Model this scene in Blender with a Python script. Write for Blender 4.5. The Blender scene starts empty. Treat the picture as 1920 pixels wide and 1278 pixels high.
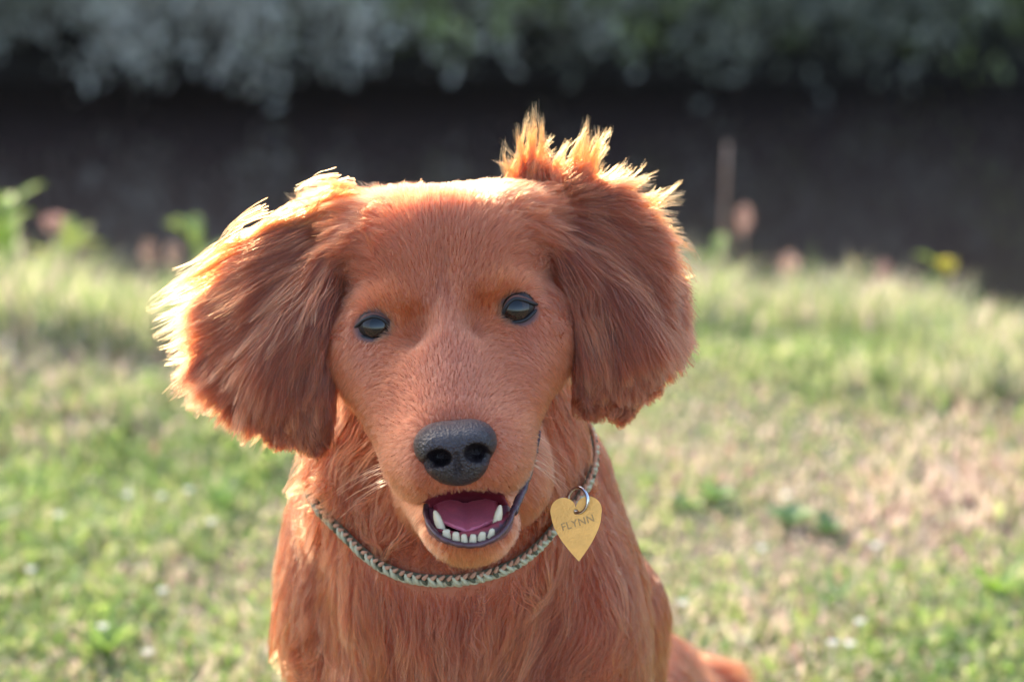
import bpy, bmesh, math, random
import numpy as np
from mathutils import Vector, Matrix
from mathutils.kdtree import KDTree

random.seed(7)
rng = np.random.default_rng(7)

# ------------------------------------------------------------------ camera
W_PX, H_PX = 1920.0, 1278.0
S = 0.00028            # metres per model unit (one unit = one photo pixel at the dog's eyes)
D = 4600.0             # units from the lens to the dog's eyes
PITCH = math.radians(15.0)
CAM = np.array([0.0, 0.0, 0.80])
AX = np.array([1.0, 0, 0])
AY = np.array([0, math.sin(PITCH), math.cos(PITCH)])
AZ = np.array([0, -math.cos(PITCH), math.sin(PITCH)])
RV = np.stack([AX, AY, AZ], 1)          # columns: right, up, towards the camera

scene = bpy.context.scene
col = scene.collection
cam_data = bpy.data.cameras.new('camera')
cam = bpy.data.objects.new('camera', cam_data)
col.objects.link(cam)
cam.matrix_world = Matrix(((AX[0], AY[0], AZ[0], CAM[0]), (AX[1], AY[1], AZ[1], CAM[1]),
                           (AX[2], AY[2], AZ[2], CAM[2]), (0, 0, 0, 1)))
cam_data.sensor_width = 36.0
cam_data.lens = 36.0 * D / W_PX
cam_data.clip_start = 0.05
cam_data.clip_end = 2000
cam_data.dof.use_dof = True
cam_data.dof.focus_distance = (D - 40) * S
cam_data.dof.aperture_fstop = 5.5
scene.camera = cam

# ------------------------------------------------------------------ sky and sun
SUN_DIR = np.array([-0.37, 0.80, 0.44])
SUN_DIR /= np.linalg.norm(SUN_DIR)
world = bpy.data.worlds.new('World')
scene.world = world
world.use_nodes = True
wn = world.node_tree
for n in list(wn.nodes):
    wn.nodes.remove(n)
w_out = wn.nodes.new('ShaderNodeOutputWorld')
w_bg = wn.nodes.new('ShaderNodeBackground')
w_sky = wn.nodes.new('ShaderNodeTexSky')
w_sky.sky_type = 'NISHITA'
w_sky.sun_disc = False
w_sky.sun_elevation = math.asin(SUN_DIR[2])
w_sky.sun_rotation = math.atan2(SUN_DIR[0], SUN_DIR[1])
w_sky.air_density = 1.0
w_sky.dust_density = 3.0
w_sky.ozone_density = 1.0
w_bg.inputs['Strength'].default_value = 0.15
wn.links.new(w_sky.outputs[0], w_bg.inputs[0])
wn.links.new(w_bg.outputs[0], w_out.inputs[0])
sun_data = bpy.data.lights.new('sun', 'SUN')
sun_data.energy = 2.2
sun_data.angle = math.radians(0.6)
sun_data.color = (1.0, 0.85, 0.63)
sun = bpy.data.objects.new('sun', sun_data)
col.objects.link(sun)
sun.rotation_euler = Vector(SUN_DIR).to_track_quat('Z', 'Y').to_euler()

scene.view_settings.view_transform = 'Standard'
scene.view_settings.look = 'None'
scene.view_settings.gamma = 1.0
scene.view_settings.exposure = 2.1
scene.render.engine = 'CYCLES'
scene.cycles.use_denoising = True
scene.cycles.max_bounces = 14
scene.cycles.diffuse_bounces = 4
scene.cycles.glossy_bounces = 6
scene.cycles.transmission_bounces = 12
scene.cycles.transparent_max_bounces = 12
scene.cycles.sample_clamp_indirect = 8.0
scene.cycles.caustics_reflective = False
scene.cycles.caustics_refractive = False
scene.cycles_curves.shape = 'RIBBONS' if hasattr(scene, 'cycles_curves') else None


# ------------------------------------------------------------------ helpers
def to_world(p):
    """model units (right, up, towards camera; zero depth at the eyes) -> metres"""
    p = np.asarray(p, float)
    q = p.copy()
    q[..., 2] = q[..., 2] - D
    return CAM + (q * S) @ RV.T


def from_world(p):
    q = (np.asarray(p, float) - CAM) @ RV / S
    q[..., 2] += D
    return q


def V(px, py, z=0.0):
    f = (D - z) / D
    return np.array([(px - W_PX / 2) * f, -(py - H_PX / 2) * f, z])


def ground_point(px, py, dist):
    """world point seen at a pixel, at a given distance ahead (world y)"""
    v = V(px, py, 0)
    d = RV @ np.array([v[0], v[1], -D])
    return CAM + d * (dist / d[1])


def tag(o, label=None, category=None, group=None, kind=None):
    if label: o['label'] = label
    if category: o['category'] = category
    if group: o['group'] = group
    if kind: o['kind'] = kind
    return o


def link(o, parent=None):
    col.objects.link(o)
    if parent is not None:
        o.parent = parent
    return o


def mesh_np(name, verts, faces, mat=None, parent=None, smooth=True, colors=None):
    """faces: (n,3) or (n,4) int array"""
    me = bpy.data.meshes.new(name)
    verts = np.asarray(verts, np.float32)
    faces = np.asarray(faces, np.int32)
    k = faces.shape[1]
    me.vertices.add(len(verts))
    me.vertices.foreach_set('co', verts.ravel())
    me.loops.add(faces.size)
    me.loops.foreach_set('vertex_index', faces.ravel())
    me.polygons.add(len(faces))
    me.polygons.foreach_set('loop_start', np.arange(0, faces.size, k, dtype=np.int32))
    me.polygons.foreach_set('loop_total', np.full(len(faces), k, np.int32))
    me.polygons.foreach_set('use_smooth', np.full(len(faces), smooth))
    me.update(calc_edges=True)
    me.validate()
    if colors is not None:
        a = me.attributes.new('tint', 'FLOAT_COLOR', 'POINT')
        c = np.ones((len(verts), 4), np.float32)
        c[:, :3] = colors
        a.data.foreach_set('color', c.ravel())
    if mat: me.materials.append(mat)
    o = bpy.data.objects.new(name, me)
    return link(o, parent)


def empty(name, loc=(0, 0, 0)):
    o = bpy.data.objects.new(name, None)
    o.location = loc
    o.empty_display_size = 0.05
    return link(o)


def tube_arrays(pts, rad, sides=8, closed=False, cap=True):
    pts = np.asarray(pts, float)
    n = len(pts)
    rad = np.broadcast_to(np.asarray(rad, float), (n,))
    tan = np.roll(pts, -1, 0) - np.roll(pts, 1, 0) if closed else np.gradient(pts, axis=0)
    tan /= np.linalg.norm(tan, axis=1, keepdims=True) + 1e-12
    up = np.array([0.0, 0, 1]) if abs(tan[0, 2]) < 0.9 else np.array([1.0, 0, 0])
    N = np.zeros_like(pts)
    u = up - tan[0] * (up @ tan[0])
    u /= np.linalg.norm(u)
    for i in range(n):
        u = u - tan[i] * (u @ tan[i])
        u /= np.linalg.norm(u) + 1e-12
        N[i] = u
    B = np.cross(tan, N)
    a = np.linspace(0, 2 * np.pi, sides, endpoint=False)
    v = pts[:, None] + rad[:, None, None] * (np.cos(a)[None, :, None] * N[:, None] + np.sin(a)[None, :, None] * B[:, None])
    v = v.reshape(-1, 3)
    f = []
    m = n if closed else n - 1
    for i in range(m):
        j = (i + 1) % n
        for k in range(sides):
            l = (k + 1) % sides
            f.append((i * sides + k, i * sides + l, j * sides + l, j * sides + k))
    if cap and not closed:
        v = np.vstack([v, pts[0], pts[-1]])
        c0, c1 = len(v) - 2, len(v) - 1
        for k in range(sides):
            l = (k + 1) % sides
            f.append((c0, l, k, k))
            f.append((c1, (n - 1) * sides + k, (n - 1) * sides + l, (n - 1) * sides + l))
    return v, f


def mesh_list(name, v, f, mat=None, parent=None, smooth=True):
    me = bpy.data.meshes.new(name)
    ff = [tuple(dict.fromkeys(q)) for q in f]
    me.from_pydata([tuple(x) for x in v], [], ff)
    me.polygons.foreach_set('use_smooth', [smooth] * len(me.polygons))
    me.update()
    if mat: me.materials.append(mat)
    return link(bpy.data.objects.new(name, me), parent)


# ------------------------------------------------------------------ materials
def new_mat(name):
    m = bpy.data.materials.new(name)
    m.use_nodes = True
    nt = m.node_tree
    for n in list(nt.nodes):
        nt.nodes.remove(n)
    out = nt.nodes.new('ShaderNodeOutputMaterial')
    return m, nt, out


def principled(name, color, rough=0.5, bump=0.0, bump_scale=200.0, vary=0.0, vary_scale=20.0, coat=0.0, metallic=0.0,
               sss=0.0, voronoi=False, spec=0.5):
    m, nt, out = new_mat(name)
    b = nt.nodes.new('ShaderNodeBsdfPrincipled')
    nt.links.new(b.outputs[0], out.inputs[0])
    b.inputs['Roughness'].default_value = rough
    b.inputs['Metallic'].default_value = metallic
    b.inputs['Coat Weight'].default_value = coat
    b.inputs['Coat Roughness'].default_value = 0.04
    b.inputs['Coat IOR'].default_value = 1.48
    b.inputs['Specular IOR Level'].default_value = spec
    if sss:
        b.inputs['Subsurface Weight'].default_value = sss
        b.inputs['Subsurface Radius'].default_value = (0.004, 0.0015, 0.001)
        b.inputs['Subsurface Scale'].default_value = 1.0
    tc = nt.nodes.new('ShaderNodeTexCoord')
    if vary > 0:
        no = nt.nodes.new('ShaderNodeTexNoise')
        no.inputs['Scale'].default_value = vary_scale
        no.inputs['Detail'].default_value = 6
        nt.links.new(tc.outputs['Object'], no.inputs['Vector'])
        ramp = nt.nodes.new('ShaderNodeValToRGB')
        c = np.array(color)
        ramp.color_ramp.elements[0].position = 0.3
        ramp.color_ramp.elements[1].position = 0.7
        ramp.color_ramp.elements[0].color = (*np.clip(c * (1 - vary), 0, 1), 1)
        ramp.color_ramp.elements[1].color = (*np.clip(c * (1 + vary), 0, 1), 1)
        nt.links.new(no.outputs['Fac'], ramp.inputs['Fac'])
        nt.links.new(ramp.outputs['Color'], b.inputs['Base Color'])
    else:
        b.inputs['Base Color'].default_value = (*color, 1)
    if bump > 0:
        if voronoi:
            t = nt.nodes.new('ShaderNodeTexVoronoi')
            t.inputs['Scale'].default_value = bump_scale
            o = t.outputs['Distance']
        else:
            t = nt.nodes.new('ShaderNodeTexNoise')
            t.inputs['Scale'].default_value = bump_scale
            t.inputs['Detail'].default_value = 5
            o = t.outputs['Fac']
        nt.links.new(tc.outputs['Object'], t.inputs['Vector'])
        bp = nt.nodes.new('ShaderNodeBump')
        bp.inputs['Strength'].default_value = bump
        bp.inputs['Distance'].default_value = 0.001
        nt.links.new(o, bp.inputs['Height'])
        nt.links.new(bp.outputs[0], b.inputs['Normal'])
    return m


def hair_mat(name, rough=0.35, radial=0.55, gain=1.0):
    m, nt, out = new_mat(name)
    h = nt.nodes.new('ShaderNodeBsdfHairPrincipled')
    h.model = 'CHIANG'
    h.parametrization = 'COLOR'
    at = nt.nodes.new('ShaderNodeAttribute')
    at.attribute_name = 'tint'
    nt.links.new(at.outputs['Color'], h.inputs['Color'])
    h.inputs['Roughness'].default_value = rough
    h.inputs['Radial Roughness'].default_value = radial
    h.inputs['Coat'].default_value = 0.0
    h.inputs['IOR'].default_value = 1.46
    h.inputs['Random Roughness'].default_value = 0.3
    nt.links.new(h.outputs[0], out.inputs[0])
    return m


def leaf_mat(name, gloss=0.12, trans=0.45, rough=0.45):
    """thin leaf: diffuse + light passing through, colour from the 'tint' attribute"""
    m, nt, out = new_mat(name)
    at = nt.nodes.new('ShaderNodeAttribute')
    at.attribute_name = 'tint'
    d = nt.nodes.new('ShaderNodeBsdfDiffuse')
    t = nt.nodes.new('ShaderNodeBsdfTranslucent')
    g = nt.nodes.new('ShaderNodeBsdfGlossy')
    g.inputs['Roughness'].default_value = rough
    g.inputs['Color'].default_value = (0.9, 0.9, 0.9, 1)
    nt.links.new(at.outputs['Color'], d.inputs['Color'])
    hs = nt.nodes.new('ShaderNodeHueSaturation')
    hs.inputs['Hue'].default_value = 0.485
    hs.inputs['Saturation'].default_value = 1.1
    hs.inputs['Value'].default_value = 1.25
    nt.links.new(at.outputs['Color'], hs.inputs['Color'])
    nt.links.new(hs.outputs[0], t.inputs['Color'])
    m1 = nt.nodes.new('ShaderNodeMixShader')
    m1.inputs[0].default_value = trans
    nt.links.new(d.outputs[0], m1.inputs[1])
    nt.links.new(t.outputs[0], m1.inputs[2])
    m2 = nt.nodes.new('ShaderNodeMixShader')
    m2.inputs[0].default_value = gloss
    nt.links.new(m1.outputs[0], m2.inputs[1])
    nt.links.new(g.outputs[0], m2.inputs[2])
    nt.links.new(m2.outputs[0], out.inputs[0])
    return m


# ------------------------------------------------------------------ terrain
WATER_Z = -0.75


def smooth01(t):
    t = np.clip(t, 0, 1)
    return t * t * (3 - 2 * t)


_nk = np.random.default_rng(3)
_K = [(_nk.normal(0, 1, 2) * f, _nk.random() * 6.28, 1.0 / f ** 0.6) for f in (1.1, 1.7, 2.6, 4.0, 6.0, 9.0, 14.0) for _ in range(3)]


def noise2(x, y, sc=1.0):
    v = 0
    for k, ph, a in _K:
        v = v + a * np.sin(k[0] * x * sc + k[1] * y * sc + ph)
    return v * 0.35


def bank_shift(x):
    return -0.20 * np.clip(x, -6, 6) + 0.07 * np.sin(x * 2.3 + 0.7) + 0.04 * np.sin(x * 5.1)


def ground_h(x, y):
    yb = y - bank_shift(x)
    h = 0.012 * noise2(x, y) * np.clip(1 - np.hypot(x, y - 2) / 30, 0, 1)
    h = h - 0.30 * smooth01((yb - 2.75) / 1.35)
    h = h - 0.95 * smooth01((yb - 3.95) / 0.85)
    far = smooth01((y - 9.5) / 0.9)
    h = h + far * 1.25
    return h


def axis_pts(a, b, fine, lo, hi, coarse):
    """dense between a and b, growing outwards"""
    mid = list(np.arange(a, b + 1e-6, fine))
    left, right = [], []
    s, x = fine, a
    while x > lo:
        s *= 1.22; x -= s; left.append(x)
    s, x = fine, b
    while x < hi:
        s *= 1.22; x += s; right.append(x)
    return np.array(left[::-1] + mid + right)


gx = axis_pts(-3.0, 3.0, 0.05, -600, 600, 10)
gy = axis_pts(0.2, 11.0, 0.05, -600, 900, 10)
GX, GY = np.meshgrid(gx, gy, indexing='ij')
gv = np.stack([GX, GY, ground_h(GX, GY)], -1).reshape(-1, 3)
nyv = len(gy)
ii, jj = np.meshgrid(np.arange(len(gx) - 1), np.arange(nyv - 1), indexing='ij')
a0 = (ii * nyv + jj).ravel()
gq = np.stack([a0, a0 + nyv, a0 + nyv + 1, a0 + 1], 1)

m_ground, nt, out = new_mat('dry_soil_and_thatch')
b = nt.nodes.new('ShaderNodeBsdfPrincipled')
b.inputs['Roughness'].default_value = 0.95
tcn = nt.nodes.new('ShaderNodeTexCoord')
n1 = nt.nodes.new('ShaderNodeTexNoise'); n1.inputs['Scale'].default_value = 2.2; n1.inputs['Detail'].default_value = 8
n2 = nt.nodes.new('ShaderNodeTexNoise'); n2.inputs['Scale'].default_value = 55; n2.inputs['Detail'].default_value = 6
nt.links.new(tcn.outputs['Object'], n1.inputs['Vector'])
nt.links.new(tcn.outputs['Object'], n2.inputs['Vector'])
r1 = nt.nodes.new('ShaderNodeValToRGB')
r1.color_ramp.elements[0].position = 0.40; r1.color_ramp.elements[0].color = (0.22, 0.16, 0.13, 1)
r1.color_ramp.elements[1].position = 0.62; r1.color_ramp.elements[1].color = (0.09, 0.11, 0.045, 1)
r2 = nt.nodes.new('ShaderNodeValToRGB')
r2.color_ramp.elements[0].position = 0.3; r2.color_ramp.elements[0].color = (0.45, 0.42, 0.4, 1)
r2.color_ramp.elements[1].position = 0.7; r2.color_ramp.elements[1].color = (1.35, 1.3, 1.2, 1)
mx = nt.nodes.new('ShaderNodeMixRGB'); mx.blend_type = 'MULTIPLY'; mx.inputs[0].default_value = 1.0
nt.links.new(n1.outputs['Fac'], r1.inputs[0]); nt.links.new(n2.outputs['Fac'], r2.inputs[0])
nt.links.new(r1.outputs[0], mx.inputs[1]); nt.links.new(r2.outputs[0], mx.inputs[2])
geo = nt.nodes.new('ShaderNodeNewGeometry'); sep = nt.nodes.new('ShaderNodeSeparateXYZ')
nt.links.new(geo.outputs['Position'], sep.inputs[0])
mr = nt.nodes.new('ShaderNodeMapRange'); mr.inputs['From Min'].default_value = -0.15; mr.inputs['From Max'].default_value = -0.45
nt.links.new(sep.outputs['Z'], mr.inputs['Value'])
bank_shade = nt.nodes.new('ShaderNodeMixRGB'); bank_shade.inputs[2].default_value = (0.035, 0.028, 0.024, 1)  # tree shade low on the banks, mixed into the soil colour
nt.links.new(mr.outputs[0], bank_shade.inputs[0]); nt.links.new(mx.outputs[0], bank_shade.inputs[1])
nt.links.new(bank_shade.outputs[0], b.inputs['Base Color'])
bp = nt.nodes.new('ShaderNodeBump'); bp.inputs['Strength'].default_value = 0.8; bp.inputs['Distance'].default_value = 0.01
nt.links.new(n2.outputs['Fac'], bp.inputs['Height']); nt.links.new(bp.outputs[0], b.inputs['Normal'])
nt.links.new(b.outputs[0], out.inputs[0])
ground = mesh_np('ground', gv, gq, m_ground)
tag(ground, 'grassy ground with dry patches sloping down to the water', kind='structure')

# river
m_water, nt, out = new_mat('dark_river_water')
b = nt.nodes.new('ShaderNodeBsdfPrincipled')
b.inputs['Base Color'].default_value = (0.060, 0.039, 0.032, 1)
b.inputs['Roughness'].default_value = 0.04
b.inputs['IOR'].default_value = 1.33
tcn = nt.nodes.new('ShaderNodeTexCoord')
mp = nt.nodes.new('ShaderNodeMapping'); mp.inputs['Scale'].default_value = (2.0, 5.0, 1)
n1 = nt.nodes.new('ShaderNodeTexNoise'); n1.inputs['Scale'].default_value = 1.6; n1.inputs['Detail'].default_value = 3
nt.links.new(tcn.outputs['Object'], mp.inputs[0]); nt.links.new(mp.outputs[0], n1.inputs['Vector'])
bp = nt.nodes.new('ShaderNodeBump'); bp.inputs['Strength'].default_value = 0.02; bp.inputs['Distance'].default_value = 0.02
nt.links.new(n1.outputs['Fac'], bp.inputs['Height']); nt.links.new(bp.outputs[0], b.inputs['Normal'])
nt.links.new(b.outputs[0], out.inputs[0])
water = mesh_np('river_water', [(-600, 3.0, WATER_Z), (600, 3.0, WATER_Z), (600, 10.5, WATER_Z), (-600, 10.5, WATER_Z)], [(0, 1, 2, 3)], m_water)
tag(water, 'dark still river water reflecting the trees', kind='structure')

# ------------------------------------------------------------------ grass
m_grass = leaf_mat('grass_blade', 0.03, 0.5, 0.5)


DRY = []


def dryness(x, y):
    v = 0
    for (cx, cy, sx, sy, a) in DRY:
        v = v + a * np.exp(-((x - cx) / sx) ** 2 - ((y - cy) / sy) ** 2)
    return v


def grass_mesh(name, n, xr, yr, hmin, hmax, width, density, palette, lean, seed, label, near_scale=0.0):
    r = np.random.default_rng(seed)
    m = n * 4
    # more blades where the ground is close to the camera's view, thinner to the sides
    y = yr[0] + (yr[1] - yr[0]) * r.random(m)
    x = r.normal(0, 1, m)
    x = np.where(r.random(m) < 0.75, (r.random(m) * 2 - 1) * (0.24 * y + 0.12), (r.random(m) * 2 - 1) * (0.5 * y + 1.2))
    yy = y + bank_shift(x) * np.clip((y - 2.0) / 0.8, 0, 1)
    keep = r.random(m) < density(x, yy)
    x, y = x[keep][:n], yy[keep][:n]
    n = len(x)
    z = ground_h(x, y)
    patch = noise2(x, y, 1.3) - dryness(x, y)
    h = hmin + (hmax - hmin) * r.random(n) ** 1.4
    h = h * (0.8 + 0.45 * np.clip(noise2(x + 5, y + 3, 1.6), -1.2, 1.4))
    h = h * (1 - 0.28 * np.clip(x, 0, 1.3))
    ang = r.random(n) * 6.283
    la = r.random(n) * 6.283
    lean_v = np.stack([np.cos(la), np.sin(la)], 1) * (lean * (0.3 + r.random(n)))[:, None] * h[:, None]
    w = width * (0.6 + 0.8 * r.random(n))
    side = np.stack([np.cos(ang), np.sin(ang), np.zeros(n)], 1) * w[:, None] * 0.5
    base = np.stack([x, y, z - 0.004], 1)
    mid = base + np.concatenate([lean_v * 0.35, (h * 0.6)[:, None]], 1)
    tip = base + np.concatenate([lean_v, (h * (1 - 0.25 * lean))[:, None]], 1)
    v = np.stack([base - side, base + side, mid + side * 0.8, mid - side * 0.8, tip], 1).reshape(-1, 3)
    k = np.arange(n) * 5
    f = np.concatenate([np.stack([k, k + 1, k + 2], 1), np.stack([k, k + 2, k + 3], 1), np.stack([k + 3, k + 2, k + 4], 1)])
    pal = np.array([p[0] for p in palette]) * 0.90
    bias = np.array([p[1] for p in palette])
    slope = np.array([p[2] for p in palette])
    pw = np.clip(bias[None] + slope[None] * patch[:, None], 0.02, None)
    pw /= pw.sum(1, keepdims=True)
    pick = (np.cumsum(pw, 1) < r.random(n)[:, None]).sum(1).clip(0, len(pal) - 1)
    c = pal[pick] * (1 + r.normal(0, 0.18, n))[:, None]
    c = np.clip(np.repeat(c, 5, 0), 0.01, 0.9)
    o = mesh_np(name, v, f, m_grass, smooth=False, colors=c)
    return tag(o, label, 'grass', kind='stuff')


PAL_LAWN = [((0.20, 0.33, 0.10), 0.40, 0.25), ((0.34, 0.43, 0.16), 0.40, 0.16), ((0.52, 0.49, 0.31), 0.26, -0.04), ((0.62, 0.51, 0.43), 0.32, -0.32), ((0.34, 0.23, 0.19), 0.14, -0.16)]
PAL_TALL = [((0.21, 0.30, 0.12), 0.24, 0.2), ((0.35, 0.41, 0.20), 0.34, 0.1), ((0.50, 0.47, 0.32), 0.30, -0.1), ((0.58, 0.47, 0.41), 0.28, -0.2)]


def lawn_density(x, y):
    return np.clip(0.62 + 0.45 * noise2(x, y, 1.3) - 0.25 * dryness(x, y), 0.14, 1.0) * (y - bank_shift(x) < 3.2)


def tall_density(x, y):
    yb = y - bank_shift(x)
    return np.clip(0.7 + 0.5 * noise2(x * 1.5, y, 1.3), 0.08, 1) * (yb > 2.62 + 0.30 * noise2(x, y, 1.1)) * (yb < 4.5)


def ground_hit(px, py, lift=0.0):
    """where the sight line of a pixel meets the ground"""
    lo, hi = 1.2, 6.0
    for _ in range(40):
        mid = 0.5 * (lo + hi)
        p = ground_point(px, py, mid)
        if p[2] > ground_h(p[0], p[1]) + lift: lo = mid
        else: hi = mid
    p = ground_point(px, py, lo)
    return np.array([p[0], p[1], float(ground_h(p[0], p[1]))])


for px, py, sx, sy, a in [(1600, 850, .38, .18, 1.7), (1800, 960, .26, .14, 1.7), (230, 716, .34, .09, 2.2), (60, 850, .16, .10, 1.0), (1350, 760, .2, .15, .8), (330, 1080, .10, .05, .9), (1480, 1180, .10, .05, .8), (1900, 700, .2, .15, .5), (1300, 560, .3, .3, .5), (250, 500, .3, .3, .5), (220, 830, .1, .05, .7)]:
    p = ground_hit(px, py)
    DRY.append((p[0], p[1], sx, sy, a))
TUS = [(*ground_hit(px, py)[:2], sx, sy) for px, py, sx, sy in [(120, 672, .14, .05), (330, 690, .12, .05), (0, 660, .1, .05), (1640, 725, .14, .05), (1800, 745, .1, .05), (1480, 700, .06, .04)]]


def tussock_density(x, y):
    v = 0
    for cx, cy, sx, sy in TUS:
        v = v + np.exp(-((x - cx) / sx) ** 2 - ((y - cy) / sy) ** 2)
    return np.clip(v * 1.2 - 0.15, 0, 1)


grass_mesh('lawn_grass', 120000, (-2, 2), (0.9, 3.2), 0.02, 0.085, 0.0040, lawn_density, PAL_LAWN, 0.9, 5,
           'short patchy green and straw coloured grass around the sitting dog')
grass_mesh('bank_grass', 42000, (-2, 2), (2.6, 4.5), 0.03, 0.17, 0.0040, tall_density, PAL_TALL, 0.6, 6,
           'taller sunlit yellow-green grass along the edge of the bank')
grass_mesh('tussock_grass', 6000, (-2, 2), (2.55, 3.1), 0.05, 0.14, 0.0050, tussock_density, PAL_TALL[:3], 0.4, 8,
           'dense tussocks of tall grass at the front of the bank strip')


def colored(name, v, f, color, mat, parent, vary=0.12):
    v = np.asarray(v, float)
    me = bpy.data.meshes.new(name)
    me.from_pydata([tuple(x) for x in v], [], [tuple(dict.fromkeys(q)) for q in f])
    a = me.attributes.new('tint', 'FLOAT_COLOR', 'POINT')
    c = np.ones((len(v), 4), np.float32)
    color = np.asarray(color, float)
    c[:, :3] = np.clip(color * (1 + rng.normal(0, vary, (len(v), 1))), 0.01, 0.95)
    a.data.foreach_set('color', c.ravel())
    me.polygons.foreach_set('use_smooth', [True] * len(me.polygons))
    me.materials.append(mat)
    return link(bpy.data.objects.new(name, me), parent)


def leaf_fan(n, length, width, spread, up, seed, droop=0.4):
    """separate curved leaves rising from one point"""
    r = np.random.default_rng(seed)
    out = []
    for k in range(n):
        a = 6.283 * (k + r.random() * 0.6) / n
        L = length * (0.6 + 0.5 * r.random())
        e = up * (0.6 + 0.6 * r.random())
        dirh = np.array([math.cos(a), math.sin(a), 0])
        sidev = np.array([-math.sin(a), math.cos(a), 0])
        v, f = [], []
        prof = [(0, .25), (.25, .8), (.55, 1.0), (.8, .7), (1.0, .05)]
        for t, w in prof:
            c = dirh * (L * t * spread) + np.array([0, 0, L * (e * t - droop * t * t)])
            cup = np.array([0, 0, 0.25 * width * w])
            v += [c - sidev * width * w * 0.5 + cup, c, c + sidev * width * w * 0.5 + cup]
        for i in range(len(prof) - 1):
            o = i * 3
            f += [(o, o + 1, o + 4, o + 3), (o + 1, o + 2, o + 5, o + 4)]
        out.append((np.array(v), f))
    return out


m_stem = leaf_mat('plant_stem', 0.06, 0.2)

# glints of light in the lawn, built as small white flower shapes
def glint_flower(px, py, label):
    p = ground_hit(px, py, 0.035)
    root = empty('glint_flower', tuple(p))
    tag(root, label, 'glint', 'small white glints dotted in the grass, built as flowers')
    lean = rng.normal(0, 0.006, 2)
    top = np.array([lean[0], lean[1], 0.042])
    v, f = tube_arrays([(0, 0, -0.004), (lean[0] * .3, lean[1] * .3, 0.02), tuple(top)], [0.0009, 0.0008, 0.0008], 5)
    colored('stem', v, f, (0.16, 0.26, 0.07), m_stem, root)
    vs, fs = [], []
    n = 14
    for k in range(n):
        a = 6.283 * k / n
        d = np.array([math.cos(a), math.sin(a), 0]); s2 = np.array([-math.sin(a), math.cos(a), 0])
        o = len(vs)
        vs += [top + d * .0015 - s2 * .0008, top + d * .0015 + s2 * .0008, top + d * .0038 + s2 * .0012 + [0, 0, .003], top + d * .0038 - s2 * .0012 + [0, 0, .003], top + d * .0046 + [0, 0, .0036]]
        fs += [(o, o + 1, o + 2, o + 3), (o + 3, o + 2, o + 4)]
    colored('glint_petals', vs, fs, (0.85, 0.83, 0.80), m_stem, root, 0.02)
    vs, fs = [], []
    for i in range(4):
        t = i / 3 * 1.4
        for k in range(8):
            a = 6.283 * k / 8
            vs.append(top + np.array([math.cos(a) * .0030 * math.cos(t), math.sin(a) * .0030 * math.cos(t), .0012 + .0030 * math.sin(t)]))
    for i in range(3):
        for k in range(8):
            fs.append((i * 8 + k, i * 8 + (k + 1) % 8, (i + 1) * 8 + (k + 1) % 8, (i + 1) * 8 + k))
    colored('glint_centre', vs, fs, (0.80, 0.78, 0.62), m_stem, root, 0.05)


WHITE = [(240, 945, 'brightest flower-shaped glint in the left lawn, level with the collar'),
         (118, 982, 'flower-shaped glint lower left of the brightest one'),
         (355, 935, 'white flower in the left lawn nearest the dog\'s left-hand ear'),
         (305, 940, 'flower-shaped glint between the brightest one and the one by the ear'),
         (170, 1188, 'flower-shaped glint low in the left lawn'),
         (65, 1083, 'flower-shaped glint close to the left edge of the lawn'),
         (280, 1125, 'pale flower-shaped glint in the middle of the lower left lawn'),
         (390, 995, 'pale flower nearest the dog\'s neck on the left'),
         (270, 1245, 'lowest flower-shaped glint of the left lawn'),
         (1650, 1040, 'flower-shaped glint standing alone in the right lawn below the dry patch'),
         (1612, 1180, 'flower-shaped glint in the lower right lawn above a close pair'),
         (1420, 1050, 'white flower right of the heart tag beyond the dog\'s shoulder'),
         (1300, 1155, 'white flower nearest the dog\'s body on the right'),
         (1575, 1222, 'left flower-shaped glint of the close white pair in the lower right lawn'),
         (1606, 1226, 'right flower-shaped glint of the close white pair in the lower right lawn'),
         (1470, 945, 'highest flower-shaped glint of the right lawn')]
for px, py, lab in WHITE:
    glint_flower(px, py, lab)

# leafy weeds
m_weed = leaf_mat('weed_leaf', 0.04, 0.5)


def weed(px, py, n, L, w, colr, label, seed, up=0.9):
    p = ground_hit(px, py)
    root = empty('leafy_weed', tuple(p))
    tag(root, label, 'weed', 'leafy weeds in the grass')
    for v, f in leaf_fan(n, L * 0.75, w * 0.8, 0.75, up, seed):
        colored('leaf', v, f, np.array(colr) * 0.7 + 0.04, m_weed, root)


weed(1345, 945, 19, 0.046, 0.013, (0.20, 0.42, 0.08), 'bright green leafy weed just right of the heart tag', 1)
weed(1290, 960, 16, 0.037, 0.012, (0.16, 0.30, 0.07), 'pale green weed close beside the dog\'s right shoulder edge', 2)
weed(1480, 985, 22, 0.050, 0.016, (0.20, 0.36, 0.12), 'wide green leafy weed in the lawn on the right', 3)
weed(1555, 1005, 16, 0.037, 0.012, (0.14, 0.27, 0.07), 'smaller weed right of the wide green one', 4)
weed(1865, 1125, 9, 0.055, 0.012, (0.22, 0.42, 0.04), 'yellow-green upright weed near the right edge', 5, 1.5)
weed(1560, 1150, 16, 0.043, 0.010, (0.14, 0.30, 0.06), 'narrow-leaved green weed in the lower right lawn', 6, 1.3)
weed(1345, 1225, 19, 0.037, 0.012, (0.14, 0.34, 0.05), 'fresh green weed above the dog\'s tail', 7)
weed(150, 935, 17, 0.037, 0.011, (0.12, 0.27, 0.06), 'dark green weed in the left lawn below the dry patch', 8)
weed(420, 960, 16, 0.043, 0.010, (0.18, 0.34, 0.06), 'green grass-like weed left of the dog\'s neck', 9, 1.3)
weed(200, 1235, 19, 0.050, 0.010, (0.20, 0.36, 0.06), 'bright green weed near the lower left corner', 10, 1.3)

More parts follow.
